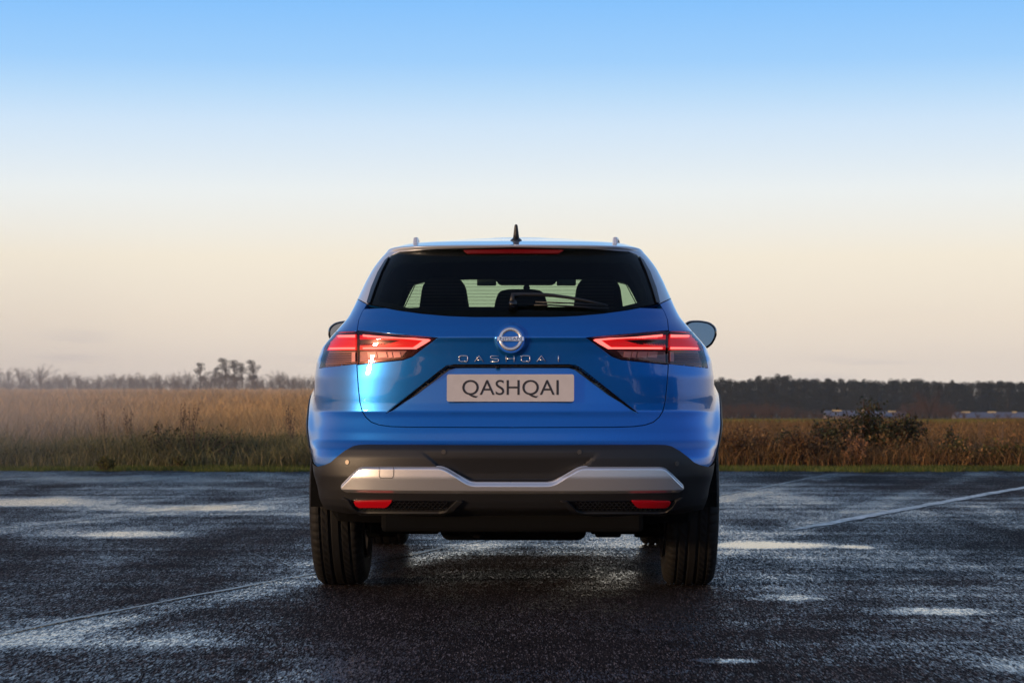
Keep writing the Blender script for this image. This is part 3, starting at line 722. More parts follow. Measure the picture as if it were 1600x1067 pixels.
def build_wheels(car):
    # tyre with grooves and cross cuts
    Wd, R = .224, .362
    xs = []; 
    prof = [(-Wd/2+.012, .245), (-Wd/2+.002, .285), (-Wd/2, .315), (-Wd/2+.006, .338), (-Wd/2+.018, .350)]
    grooves = (-.062, -.022, .022, .062); pts = [-Wd/2+.030]
    rs = [R-.0045]
    def rt(x): return R - .0035 - .010*(abs(x)/(Wd/2))**4*1.2
    tread = []
    for x in np.linspace(-Wd/2+.030, Wd/2-.030, 60): tread.append((x, 0))
    prof_t = []
    for x, _ in tread:
        g = min(abs(x-c) for c in grooves); prof_t.append((x, rt(x) + .0035 - (.008 if g < .0048 else 0)))
    prof = prof + prof_t + [(-x, r) for x, r in prof[::-1]]
    NA = 300; P = np.array(prof); V = []; q = len(prof)
    for i in range(NA):
        t = 2*math.pi*i/NA
        for j in range(q):
            x, r = P[j]
            if 3 <= j < q-3:
                ax = abs(x)
                ph = (i + (ax*170 if ax < .065 else 0)*(1 if x > 0 else -1)) % 5
                if ax > .066 and ph < 1.0: r -= .006
                elif .026 < ax < .058 and ph < .9: r -= .005
            V.append((x, r*math.sin(t), r*math.cos(t)))
    idx = np.arange(NA*q).reshape(NA, q); a = idx; b = np.roll(idx, -1, 0)
    T = np.stack([a[:, :-1], a[:, 1:], b[:, 1:], b[:, :-1]], -1).reshape(-1, 4)
    tyre = fast_mesh('tyre', np.array(V), T, M['rubber'])
    # rim: barrel and five twin spokes on the +x side
    mb = MB(); k = 40; pr = [(.118, .246), (.112, .238), (.09, .232), (-.10, .225), (-.118, .246)]
    V = []; Fc = []
    for i in range(k):
        t = 2*math.pi*i/k; V += [(x, r*math.sin(t), r*math.cos(t)) for x, r in pr]
    for i in range(k):
        for j in range(4): Fc.append((i*5+j, ((i+1) % k)*5+j, ((i+1) % k)*5+j+1, i*5+j+1))
    mb.add(V, Fc)
    for s_ in range(5):
        for dd in (-.16, .16):
            t = 2*math.pi*s_/5; c = lambda r, tt, x: Vector((x, r*math.sin(tt), r*math.cos(tt)))
            w1, w2 = .09/.235*.33, .25
            p = [c(.05, t-.28+dd, .085), c(.05, t+.28+dd, .085), c(.236, t+.055+dd*1.1, .102), c(.236, t-.055+dd*1.1, .102)]
            bk = [v - Vector((.03, 0, 0)) for v in p]; mb.add(p+bk, [(0, 1, 2, 3), (7, 6, 5, 4), (0, 3, 7, 4), (1, 5, 6, 2), (3, 2, 6, 7)])
    mb.tube([(.05, 0, 0), (.095, 0, 0)], .06, 20)
    rimo = mb.build('rim', M['rim']); rim = rimo.data; COL.objects.unlink(rimo); bpy.data.objects.remove(rimo)
    mb = MB(); mb.tube([(-.012, 0, 0), (.012, 0, 0)], .155, 30); mb.tube([(-.06, 0, 0), (.05, 0, 0)], .05, 16)
    do = mb.build('brake_disc', M['brake']); disc = do.data; COL.objects.unlink(do); bpy.data.objects.remove(do)
    for sg in (1, -1):
        for y in (0.0, WHEEL_F):
            wobj = empty('wheel'); wobj.parent = car; wobj.location = (sg*(.766 if y == 0 else .762), y, R-.002); wobj.rotation_euler = (0, 0, 0 if sg > 0 else math.pi)
            if y == 0: wobj.rotation_euler.y = math.radians(.8)
            for nm, me in (('tyre', tyre), ('rim', rim), ('brake_disc', disc)): link(bpy.data.objects.new(nm, me), wobj)
            # wheel housing
            V = []; Fc = []; k = 22
            for i in range(k+1):
                t = math.pi*i/k
                for x in (.50, .86): V.append((sg*x, y+.43*math.cos(t), WZ+.43*math.sin(t)-.0))
            for i in range(k): Fc.append((2*i, 2*i+1, 2*i+3, 2*i+2))
            inner = [2*i for i in range(k+1)]; Fc.append(tuple(inner))
            mesh_obj('wheel_housing', V, Fc, M['plastic_dark'], car)
def build_under(car):
    mb = MB(); mb.box((0, 1.5, .30), (1.05, 3.9, .08)); mb.box((0, -.47, .335), (1.08, .45, .13)); mb.build('floor_pan', M['plastic_dark'], car, False, .02)
    # lower valance: dark return under the bumper
    V = []; Fc = []
    xs = np.linspace(-.78, .78, 40)
    for x in xs:
        a, z = inv(abs(x)*F/9.1, 804); V.append((x, float(S0(a, .345)[1])+.02, .348)); V.append((x, float(S0(a, .345)[1])+.12, .30)); V.append((x, -.20, .30))
    for i in range(39): Fc += [(3*i, 3*i+3, 3*i+4, 3*i+1), (3*i+1, 3*i+4, 3*i+5, 3*i+2)]
    mesh_obj('valance', V, Fc, M['plastic_dark'], car)
    mb = MB(); mb.box((.0, -.30, .285), (.62, .30, .13)); mb.build('silencer', M['plastic_dark'], car, True, .04, 4)
    mb = MB(); mb.tube([(-.165, -.35, .262), (-.165, -.48, .262), (-.150, -.55, .258), (-.13, -.57, .252)], .021, 14); mb.build('exhaust_pipe', M['plastic_dark'], car, True)
    for sg in (1, -1):
        mb = MB(); mb.tube([(sg*.33, -.02, .30), (sg*.50, .0, .27), (sg*.66, .02, .25)], [.05, .045, .055], 10); mb.box((sg*.48, -.12, .255), (.30, .10, .05)); mb.build('suspension_arm', M['plastic_dark'], car, True, .012)
        mb = MB(); mb.tube([(sg*.56, -.12, .22), (sg*.54, -.14, .50)], .038, 12); mb.build('damper', M['plastic_dark'], car, True)
    mb = MB(); mb.box((.40, -.36, .285), (.11, .2, .10)); mb.build('heat_shield', M['plastic_dark'], car, False, .01)
def seat(name, x, y, z0, w_, h_, car, head=None, lean=.18):
    root = None; mb = MB()
    # back rest outline with shoulders and built-in head rest, tapered towards the top
    prof = [(-w_/2, 0), (-w_/2*.98, h_*.55), (-w_/2*.80, h_*.66), (-w_/2*.52, h_*.74), (-w_/2*.50, h_*.94), (-w_/2*.36, h_), (w_/2*.36, h_), (w_/2*.50, h_*.94), (w_/2*.52, h_*.74), (w_/2*.80, h_*.66), (w_/2*.98, h_*.55), (w_/2, 0)]
    if head: prof = head
    prof = rounded(prof, .035, 3); k = len(prof); V = []; Fc = []
    for d in (0, .03, .09, .12):
        s_ = .93 if d in (0, .12) else 1.0
        V += [Vector((x+px_*s_, y + d - pz*lean, z0+pz*s_)) for px_, pz in prof]
    for i in range(3):
        for j in range(k): Fc.append((i*k+j, i*k+(j+1) % k, (i+1)*k+(j+1) % k, (i+1)*k+j))
    Fc += [tuple(reversed(range(k))), tuple(range(3*k, 4*k))]
    return mesh_obj(name, V, Fc, M['seat'], car, True)
def build_cabin(car):
    # front seats; image shows their integral head rests at rows 436-490
    hd = lambda s: [(-.27, 0), (-.27, .48), (-.20, .56), (-.132, .62), (-.120, .70), (-.108, .78), (-.075, .822), (.075, .822), (.108, .78), (.120, .70), (.132, .62), (.20, .56), (.27, .48), (.27, 0)]
    seat('front_seat', -.378, 1.35, .60, .5, .8, car, hd(1)); seat('front_seat', .392, 1.35, .60, .5, .8, car, hd(1))
    # rear bench and its centre head rest
    bp = [(-.66, 0), (-.66, .60), (-.60, .645), (-.40, .655), (.40, .655), (.60, .645), (.66, .60), (.66, 0)]
    seat('rear_bench', 0, .36, .58, 1.3, .6, car, bp, .22)
    seat('centre_headrest', .022, .22, 1.20, .2, .2, car, [(-.125, 0), (-.118, .06), (-.10, .105), (-.06, .115), (.06, .115), (.10, .105), (.118, .06), (.125, 0)], .1)
    mb = MB(); mb.tube([(.0, 1.78, 1.50), (.0, 1.72, 1.44)], .012, 8); 
    me = rounded([(-.165, .0), (-.145, -.045), (.145, -.045), (.165, .0), (.145, .04), (-.145, .04)], .02, 3)
    V = [Vector((x+.028, 1.70, 1.452+z)) for x, z in me] + [Vector((x+.028, 1.74, 1.452+z)) for x, z in me]; k = len(me)
    mb.add(V, [tuple(reversed(range(k))), tuple(range(k, 2*k))] + [(i, (i+1) % k, (i+1) % k+k, i+k) for i in range(k)])
    mb.tube([(.028, 1.74, 1.40), (.028, 1.80, 1.33), (.028, 1.86, 1.24)], .017, 8)
    mb.build('inside_mirror', M['seat'], car)
    # camera pod and tinted sun band of the screen
    mb = MB(); mb.box((.028, 1.76, 1.452), (.34, .10, .05)); mb.build('overhead_console', M['liner'], car, False, .02)
    vm = mat('sun_visor', (.05, .055, .05), .8)
    for x0 in (-.18, .235):
        mb = MB(); mb.box((x0, 1.73, 1.43), (.10, .012, .05)); mb.build('sun_visor', vm, car, False, .008)
    mb = MB(); mb.box((0, 2.15, 1.03), (1.35, .5, .12)); mb.build('dashboard', M['liner'], car, False, .04)
    mb = MB(); mb.box((0, 1.2, .45), (1.4, 2.9, .25)); mb.build('cabin_floor', M['liner'], car)
def build_car():
    car = empty('car', (.014, 9.8, 0), -math.atan(.0195))
    tag(car, 'blue crossover car seen square from behind on wet tarmac, red tail lights lit', 'car')
    build_body(car); build_bumper(car); build_tailgate(car); build_lamps(car); build_marks(car); build_roof(car); build_mirrors(car); build_wheels(car); build_under(car); build_cabin(car)
    # door shut lines
    for sg in (1, -1):
        for y in (1.0, .42):
            mb = MB(); pts = []
            for z in np.linspace(.45 if y > .6 else .80, 1.10, 14):
                yy = y + (0 if y > .6 else -.10*math.sin((z-.8)*3)); p, n = S(np.array(a_of_y(yy, z)), np.array(z), .0006, sg); pts.append(Vector(p))
            mb.tube(pts, .0022, 5); mb.build('door_seam', M['plastic_dark'], car)
            p, n = S(np.array(a_of_y(y+.16, .98)), np.array(.98), .022, sg); p2, _ = S(np.array(a_of_y(y+.34, .985)), np.array(.985), .022, sg)
            mb = MB(); mb.tube([Vector(p), Vector(p2)], .011, 8); mb.build('door_handle', M['paint'], car, True)
    return car
#@@ENV
# ================================================================== GROUND
VERGE = 24.7
def smooth01(t): t = np.clip(t, 0, 1); return t*t*(3-2*t)
def terrain(X, Y):
    X = np.asarray(X, float); Y = np.asarray(Y, float)
    r = smooth01((X/np.maximum(Y, 5) + .04)/.10)
    TL = np.interp(Y, [0, 29, 60, 150, 250, 600, 1500, 4000], [0, 0, .24, .74, 1.32, 2.0, 3.0, 3.0])
    TR = np.interp(Y, [0, 32, 60, 120, 300, 420, 600, 1500, 4000], [0, 0, -.12, -.46, -2.2, -3.45, -5.0, -5.0, -5.0])
    return TL*(1-r) + TR*r
def verge_y(X): return VERGE - .012*X + .16*np.sin(X*.9+1) + .09*np.sin(X*2.7) + .06*np.sin(X*6.1) + .05*np.sin(X*13.7+2) + .04*np.sin(X*29.0)
def build_ground():
    ys = np.concatenate([np.linspace(-60, 22, 20), np.linspace(23, 60, 38), np.geomspace(62, 4200, 60)]); xs = np.linspace(-1, 1, 81)
    V = []; 
    for y in ys:
        wd = max(90, abs(y)*.9+60)
        for x in xs: V.append((np.sign(x)*abs(x)**1.3*wd, y, 0))
    V = np.array(V); V[:, 2] = terrain(V[:, 0], V[:, 1]) - .02
    idx = np.arange(len(ys)*len(xs)).reshape(len(ys), len(xs))
    T = np.stack([idx[:-1, :-1], idx[:-1, 1:], idx[1:, 1:], idx[1:, :-1]], -1).reshape(-1, 4)
    m = mat('soil', (.05, .042, .022), .9, spec=.2); t = m.node_tree; b = t.nodes['Principled BSDF']
    tc = N(t, 'ShaderNodeTexCoord'); n1 = N(t, 'ShaderNodeTexNoise', i_Scale=.05, i_Detail=8.0); lk(t, tc.outputs['Object'], n1.inputs['Vector'])
    sx = N(t, 'ShaderNodeSeparateXYZ'); lk(t, tc.outputs['Object'], sx.inputs[0])
    dv = N(t, 'ShaderNodeMath', operation='DIVIDE'); lk(t, sx.outputs[0], dv.inputs[0]); lk(t, sx.outputs[1], dv.inputs[1])
    mr = N(t, 'ShaderNodeMapRange', interpolation_type='SMOOTHSTEP'); lk(t, dv.outputs[0], mr.inputs[0]); mr.inputs[1].default_value = -.05; mr.inputs[2].default_value = .06
    ra = ramp(t, n1.outputs[0], [(.3, (.16, .085, .035)), (.7, (.25, .14, .06))]); rb = ramp(t, n1.outputs[0], [(.3, (.065, .075, .022)), (.7, (.13, .10, .035))])
    mx = N(t, 'ShaderNodeMix', data_type='RGBA'); lk(t, mr.outputs[0], mx.inputs[0]); lk(t, ra.outputs[0], mx.inputs[6]); lk(t, rb.outputs[0], mx.inputs[7]); lk(t, mx.outputs[2], b.inputs['Base Color'])
    tag(fast_obj('ground', V, T, m), kind='structure')
def mat_tarmac():
    m = bpy.data.materials.new('wet_tarmac'); m.use_nodes = True; t = m.node_tree; b = t.nodes['Principled BSDF']
    tc = N(t, 'ShaderNodeTexCoord'); P = tc.outputs['Object']
    def noise_(scale, detail=4.0, rough=.55, vec=P, mp=None, dist=0.0):
        n = N(t, 'ShaderNodeTexNoise', i_Scale=scale, i_Detail=detail, i_Roughness=rough, i_Distortion=dist)
        if mp:
            g = N(t, 'ShaderNodeMapping'); lk(t, vec, g.inputs[0]); g.inputs['Scale'].default_value = mp[0]; g.inputs['Rotation'].default_value = mp[1]; g.inputs['Location'].default_value = mp[2] if len(mp) > 2 else (0, 0, 0); vec = g.outputs[0]
        lk(t, vec, n.inputs['Vector']); return n.outputs[0]
    def mrange(v, a, b_, c=0., d=1.):
        r = N(t, 'ShaderNodeMapRange', interpolation_type='SMOOTHSTEP'); lk(t, v, r.inputs[0]); r.inputs[1].default_value = a; r.inputs[2].default_value = b_; r.inputs[3].default_value = c; r.inputs[4].default_value = d; return r.outputs[0]
    def ma(op, a, b_=None, c=None):
        n = N(t, 'ShaderNodeMath', operation=op)
        for i, v in enumerate((a, b_, c)):
            if v is None: continue
            if isinstance(v, (int, float)): n.inputs[i].default_value = v
            else: lk(t, v, n.inputs[i])
        return n.outputs[0]
    ROT = math.radians(-71.9)
    # wetness: broad drift, wheel-lane streaks along the joints, and where water stands
    big = noise_(.33, 5., .6, mp=((1, .42, 1), (0, 0, 0), (3.1, 1.7, 0)), dist=.4)
    mid = noise_(1.5, 5., .6, mp=((1, .30, 1), (0, 0, 0), (7.3, .4, 0)), dist=.5)
    str_ = noise_(1.3, 4., .6, mp=((.22, 2.4, 1), (0, 0, math.radians(-72)), (1.2, 4.4, 0)))
    w0 = ma('ADD', ma('MULTIPLY', big, .46), ma('ADD', ma('MULTIPLY', mid, .32), ma('MULTIPLY', str_, .22)))
    sx = N(t, 'ShaderNodeSeparateXYZ'); lk(t, P, sx.inputs[0]); X, Y = sx.outputs[0], sx.outputs[1]
    q = ma('SUBTRACT', X, ma('MULTIPLY', Y, .327))
    wob = ma('MULTIPLY', ma('SUBTRACT', noise_(.8, 3.), .5), .25)
    q = ma('ADD', q, wob)
    def band(c, hw, amp, off=0.):
        d = ma('ABSOLUTE', ma('SUBTRACT', q, c+off)); return ma('MULTIPLY', mrange(d, hw, hw*.3, 0., 1.), amp)
    w1 = ma('ADD', w0, ma('ADD', band(-4.32, .26, .065, .10), band(-7.7, .35, .06)))
    w1 = ma('ADD', w1, band(-2.75, .22, .05))
    # standing water where the photograph shows bright pools (centre, half sizes)
    for cx, cy, rx, ry, am in POOLS:
        dx = ma('DIVIDE', ma('SUBTRACT', X, cx), rx); dy = ma('DIVIDE', ma('SUBTRACT', Y, cy), ry)
        d = ma('SQRT', ma('ADD', ma('MULTIPLY', dx, dx), ma('MULTIPLY', dy, dy)))
        w1 = ma('ADD', w1, ma('MULTIPLY', mrange(d, 1.25, .2, 0., 1.), am))
    # aggregate
    gm_ = N(t, 'ShaderNodeMapping'); lk(t, P, gm_.inputs[0]); gm_.inputs['Scale'].default_value = (1, .38, 1)
    vo = N(t, 'ShaderNodeTexVoronoi', i_Scale=125.0); vo.feature = 'F1'; lk(t, gm_.outputs[0], vo.inputs['Vector'])
    stone = mrange(vo.outputs['Distance'], .62, .05, 0., 1.)
    fine = noise_(260., 2., mp=((1, .35, 1), (0, 0, 0)))
    hgt = ma('ADD', ma('MULTIPLY', stone, .8), ma('MULTIPLY', fine, .5))
    # coarse chippings standing proud, seen at a grazing angle as small upright grains
    g2 = N(t, 'ShaderNodeMapping'); lk(t, P, g2.inputs[0]); g2.inputs['Scale'].default_value = (1, .11, 1)
    v2 = N(t, 'ShaderNodeTexVoronoi', i_Scale=300.0); lk(t, g2.outputs[0], v2.inputs['Vector'])
    s2 = N(t, 'ShaderNodeSeparateColor'); lk(t, v2.outputs['Color'], s2.inputs[0]); ra, rb = s2.outputs[0], s2.outputs[1]
    g3 = N(t, 'ShaderNodeMapping'); lk(t, P, g3.inputs[0]); g3.inputs['Scale'].default_value = (1, .16, 1)
    v3 = N(t, 'ShaderNodeTexVoronoi', i_Scale=130.0); lk(t, g3.outputs[0], v3.inputs['Vector']); s3 = N(t, 'ShaderNodeSeparateColor'); lk(t, v3.outputs['Color'], s3.inputs[0])
    grit = ma('ADD', ma('MULTIPLY', ma('SUBTRACT', ra, .5), .14), ma('MULTIPLY', ma('SUBTRACT', s3.outputs[0], .5), .10))
    w1 = ma('ADD', w1, grit)
    wet = mrange(w1, .47, .60); pool = mrange(w1, .60, .68)
    lum = noise_(2.2, 5.)
    g0 = ramp(t, rb, [(0, (.005, .0036, .003)), (.55, (.021, .0148, .0128)), (.88, (.054, .040, .035)), (1, (.22, .18, .165))])
    dk = N(t, 'ShaderNodeMix', data_type='RGBA', blend_type='MULTIPLY'); dk.inputs[0].default_value = 1; lk(t, g0.outputs[0], dk.inputs[6])
    dr = ramp(t, lum, [(.3, (.7, .68, .68)), (.7, (1.25, 1.2, 1.22))]); lk(t, dr.outputs[0], dk.inputs[7])
    d2 = N(t, 'ShaderNodeMix', data_type='RGBA'); lk(t, wet, d2.inputs[0]); lk(t, dk.outputs[2], d2.inputs[6]); d2.inputs[7].default_value = (.007, .006, .006, 1); lk(t, d2.outputs[2], b.inputs['Base Color'])
    rough = ma('SUBTRACT', ma('SUBTRACT', .74, ma('MULTIPLY', wet, .47)), ma('MULTIPLY', pool, .22)); lk(t, ma('ADD', rough, ma('MULTIPLY', ma('SUBTRACT', mid, .5), .12)), b.inputs['Roughness'])
    lk(t, ma('MULTIPLY', ma('ADD', .02, ma('MULTIPLY', wet, .48)), ma('ADD', .30, ma('MULTIPLY', ra, 1.2))), b.inputs['Specular IOR Level'])
    bs = ma('MULTIPLY', ma('SUBTRACT', 1.0, ma('MULTIPLY', pool, .97)), ma('SUBTRACT', 1.0, ma('MULTIPLY', wet, .35)))
    bp = N(t, 'ShaderNodeBump', i_Distance=.0022); lk(t, ma('MULTIPLY', bs, .62), bp.inputs['Strength']); lk(t, hgt, bp.inputs['Height'])
    bp2 = N(t, 'ShaderNodeBump', i_Distance=.012, i_Strength=.18); lk(t, noise_(9., 4.), bp2.inputs['Height']); lk(t, bp.outputs[0], bp2.inputs['Normal'])
    lk(t, bp2.outputs[0], b.inputs['Normal'])
    return m
# centre x, centre y, half width, half depth, amount: read off the photograph's bright pools
POOLS = [(1.45, 12.35, .42, .34, .22), (-2.25, 13.3, .40, .40, .15), (-3.9, 17.4, .8, .9, .20), (-2.5, 16.5, .9, .5, .12), (1.62, 8.55, .28, .22, .13), (1.75, 6.75, .34, .26, .17),
         (.68, 6.95, .13, .08, .20), (1.1, 17.6, .4, .5, .14), (2.3, 21.0, 2.2, .5, .05), (-3.6, 22.3, 2.6, .9, .06), (-.9, 11.0, .3, .4, .10), (1.12, 9.1, .2, .2, .1), (-4.3, 14.7, .5, .6, .18), (.2, 7.2, .5, .5, -.12), (1.9, 12.2, .12, .2, .2), (3.0, 11.1, .3, .3, .14), (-1.4, 7.6, .6, .45, .08)]
def build_tarmac():
    m = mat_tarmac(); xs = np.linspace(-70, 70, 1401); ye = verge_y(xs)
    V = []; V += [(x, -60, 0) for x in xs]; V += [(x, 20, 0) for x in xs]; V += [(x, y, 0) for x, y in zip(xs, ye)]; V += [(x, y+.02, -.03) for x, y in zip(xs, ye)]
    n = len(xs); idx = np.arange(4*n).reshape(4, n); T = np.stack([idx[:-1, :-1], idx[:-1, 1:], idx[1:, 1:], idx[1:, :-1]], -1).reshape(-1, 4)
    tag(fast_obj('tarmac', np.array(V), T, m), kind='structure')
    # sealed joints between the paving lanes: narrow strips of dark sealant
    jm = mat('joint_sealant', (.008, .008, .009), .30, bump=(60, .5, .003))
    for q0, wd, y0, y1 in ((-4.32, .012, -8, 24), (-7.75, .012, -8, 24)):
        ys = np.arange(y0, y1, .08); V = []; 
        for y in ys:
            x = q0 + .327*y + .012*math.sin(y*1.9) + .006*math.sin(y*6.7) + .02*noise.noise(Vector((y*2.3, q0, 0))); k = wd*(1+.35*math.sin(y*5.3+q0)); V += [(x-k, y, .004), (x+k, y, .004)]
        Fc = [(2*i, 2*i+1, 2*i+3, 2*i+2) for i in range(len(ys)-1)]
        tag(mesh_obj('paving_joint', V, Fc, jm), kind='structure')
    # worn white line, far right
    pm = bpy.data.materials.new('worn_paint'); pm.use_nodes = True; t = pm.node_tree; b = t.nodes['Principled BSDF']
    tc = N(t, 'ShaderNodeTexCoord'); n1 = N(t, 'ShaderNodeTexNoise', i_Scale=9.0, i_Detail=7.0, i_Roughness=.7); lk(t, tc.outputs['Object'], n1.inputs['Vector'])
    r = ramp(t, n1.outputs[0], [(.46, (.03, .027, .028)), (.56, (.58, .57, .55))]); lk(t, r.outputs[0], b.inputs['Base Color']); b.inputs['Roughness'].default_value = .35
    pts = [(1.72, 13.7), (2.0, 14.3), (2.62, 15.7), (3.35, 17.3), (4.12, 19.0), (4.82, 20.5), (5.8, 22.6), (6.55, 24.2)]; V = []
    P = [Vector((x, y, .004)) for x, y in pts]
    Q = []
    for i in range(len(P)-1):
        for k in range(14): Q.append(P[i].lerp(P[i+1], k/14))
    for i, p in enumerate(Q):
        tn = (Q[min(i+1, len(Q)-1)] - Q[max(i-1, 0)]).normalized(); s_ = Vector((tn.y, -tn.x, 0)); k = (.055 + .025*noise.noise(Vector((i*.31, 2, 0))))*min(1, .3+i*.04); V += [p - s_*k, p + s_*(k + .018*noise.noise(Vector((i*.5, 9, 0))))]
    tag(mesh_obj('painted_line', V, [(2*i, 2*i+1, 2*i+3, 2*i+2) for i in range(len(Q)-1)], pm), kind='structure')
# ================================================================== VEGETATION
def blades(cx, cy, cz, h, lean, wd, n_per=1, seg=2):
    """grass blades as bent tapered strips; arrays of base points, heights, widths"""
    n = len(cx); az = rng.uniform(0, 2*math.pi, n); fa = rng.uniform(0, math.pi, n)
    lv = []; dx, dy = np.cos(az)*lean*h, np.sin(az)*lean*h; wx, wy = np.cos(fa)*wd/2, np.sin(fa)*wd/2
    V = np.zeros((n, 2*seg+1, 3))
    for k in range(seg):
        t = k/seg; s = (1-t*.55)
        V[:, 2*k, 0] = cx + dx*t*t - wx*s; V[:, 2*k, 1] = cy + dy*t*t - wy*s; V[:, 2*k, 2] = cz + h*t
        V[:, 2*k+1, 0] = cx + dx*t*t + wx*s; V[:, 2*k+1, 1] = cy + dy*t*t + wy*s; V[:, 2*k+1, 2] = cz + h*t
    V[:, 2*seg, 0] = cx + dx; V[:, 2*seg, 1] = cy + dy; V[:, 2*seg, 2] = cz + h*(1-lean*lean*.35)
    b = (np.arange(n)*(2*seg+1))[:, None]
    T = []
    for k in range(seg-1):
        T.append(np.concatenate([b+2*k, b+2*k+1, b+2*k+3], 1)); T.append(np.concatenate([b+2*k, b+2*k+3, b+2*k+2], 1))
    k = seg-1; T.append(np.concatenate([b+2*k, b+2*k+1, b+2*seg], 1))
    return V.reshape(-1, 3), np.concatenate(T, 0)
def merge(parts):
    Vs, Ts, o = [], [], 0
    for V, T in parts: Vs.append(V); Ts.append(T+o); o += len(V)
    return np.concatenate(Vs), np.concatenate(Ts)
def pnoise(x, y, s, seed=0):
    return np.array([noise.noise(Vector((a*s+seed, b*s-seed*.7, seed*1.3))) for a, b in zip(x, y)])
def frustum(n, y0, y1, lo, hi, pw=1.0):
    """points between two view slopes, denser near"""
    u = rng.uniform(0, 1, n); Y = y0*(y1/y0)**(u**pw); s = rng.uniform(lo, hi, n); return s*Y, Y
def leaves(C, size, up=.3):
    """small leaf quads, random orientation, around centres C"""
    n = len(C); A = rng.normal(size=(n, 3)); A /= np.linalg.norm(A, axis=1, keepdims=True); B = rng.normal(size=(n, 3)); B -= A*(A*B).sum(1, keepdims=True); B /= np.linalg.norm(B, axis=1, keepdims=True)
    s = (size*rng.uniform(.6, 1.4, n))[:, None]
    V = np.stack([C - A*s, C - B*s*.5, C + A*s, C + B*s*.5], 1); return V.reshape(-1, 3), np.arange(4*n).reshape(n, 4)
def tri(T4): return np.concatenate([T4[:, [0, 1, 2]], T4[:, [0, 2, 3]]], 0)
def blob_points(n, c, r, shell=.55):
    d = rng.normal(size=(n, 3)); d /= np.linalg.norm(d, axis=1, keepdims=True); q = rng.uniform(shell, 1, n)**(1/2.); return np.array(c) + d*q[:, None]*np.array(r)
def tree_meshes(kind, h):
    """crown and trunk meshes of one tree, origin at the foot"""
    mb = MB(); C = []
    if kind == 'pine':          # dense dark conifer of a plantation edge
        mb.tube([(0, 0, 0), (h*.01, 0, h*.5), (0, h*.01, h*.95)], [h*.018, h*.013, h*.004], 7)
        for k in range(46):
            z = h*rng.uniform(.16, .97); R = h*(.19*(1-(z/h))**.55 + .035); an = rng.uniform(0, 6.28); rr = R*rng.uniform(.25, 1)
            c = (math.cos(an)*rr, math.sin(an)*rr, z); C.append(blob_points(60, c, (h*.075, h*.075, h*.045)))
            if k % 3 == 0: mb.tube([(0, 0, z-h*.03), c], [h*.005, h*.002], 4)
        sz = h*.014
    elif kind == 'scots':       # flat-topped old pine on a bare stem
        p = [(0, 0, 0), (h*.03, 0, h*.35), (-h*.01, 0, h*.62), (h*.02, 0, h*.86)]; mb.tube(p, [h*.03, h*.022, h*.016, h*.006], 7)
        for k in range(20):
            z = h*rng.uniform(.42, .97); an = rng.uniform(0, 6.28); rr = h*rng.uniform(.02, .24)*(1.1-abs(z/h-.68)*1.6); c = (math.cos(an)*rr, math.sin(an)*rr, z)
            C.append(blob_points(110, c, (h*.095, h*.095, h*.065))); mb.tube([(0, 0, z-h*.10), (c[0]*.6, c[1]*.6, z-h*.04), c], [h*.010, h*.006, h*.003], 4)
        sz = h*.015
    elif kind == 'bare':        # winter broadleaf: fan of twigs
        mb.tube([(0, 0, 0), (0, 0, h*.3)], [h*.025, h*.018], 6)
        tips = []
        for k in range(16):
            an = rng.uniform(0, 6.28); el = rng.uniform(.5, 1.4); L = h*rng.uniform(.35, .62); b0 = Vector((0, 0, h*rng.uniform(.18, .45))); e = b0 + Vector((math.cos(an)*math.cos(el), math.sin(an)*math.cos(el), math.sin(el)))*L
            e.z = min(e.z, h); mid = (b0+e)/2 + Vector((0, 0, h*.03)); mb.tube([b0, mid, e], [h*.011, h*.007, h*.002], 4, False)
            for j in range(9): C.append(blob_points(14, tuple(b0.lerp(e, rng.uniform(.45, 1))), (h*.085, h*.085, h*.075), .1))
        sz = h*.013
    elif kind == 'shrub':       # twiggy red-brown scrub, many stems from the foot
        for k in range(16):
            an = rng.uniform(0, 6.28); rr = h*rng.uniform(.1, .75); e = Vector((math.cos(an)*rr, math.sin(an)*rr, h*rng.uniform(.55, 1))); mb.tube([(0, 0, 0), (e.x*.4, e.y*.4, e.z*.6), tuple(e)], [h*.012, h*.009, h*.003], 4, False)
            for j in range(7): C.append(blob_points(16, tuple(e*rng.uniform(.35, 1)), (h*.16, h*.16, h*.13), .1))
        sz = h*.022
    C = np.concatenate(C); V, T = leaves(C, sz); 
    if kind in ('bare', 'shrub'):      # thin twigs rather than leaves
        Vq = V.reshape(-1, 4, 3); cen = Vq.mean(1); Vq[:, 1] = cen + (Vq[:, 1]-cen)*.22; Vq[:, 3] = cen + (Vq[:, 3]-cen)*.22; Vq[:, 0] = cen + (Vq[:, 0]-cen)*2.0; Vq[:, 2] = cen + (Vq[:, 2]-cen)*2.0; V = Vq.reshape(-1, 3)
    return V, T, mb
BARK = mat('bark', (.055, .040, .032), .9, spec=.1); BARK_RED = mat('pine_bark', (.035, .022, .016), .9, spec=.1)
def make_tree(name, kind, h, leafmat, barkmat):
    V, T, mb = tree_meshes(kind, h); cr = fast_mesh('crown', V, T, leafmat)
    o = mb.build('trunk', barkmat); tr = o.data; COL.objects.unlink(o); bpy.data.objects.remove(o); return (name, cr, tr)
def place_tree(proto, x, y, z, s, rz, label, cat, group=None, sz=None):
    r = empty(proto[0], (x, y, z), rz); r.scale = (s, s, sz or s); tag(r, label, cat, group)
    link(bpy.data.objects.new('crown', proto[1]), r); link(bpy.data.objects.new('trunk', proto[2]), r); return r
def at(px, Y): return (px-800)/F*Y
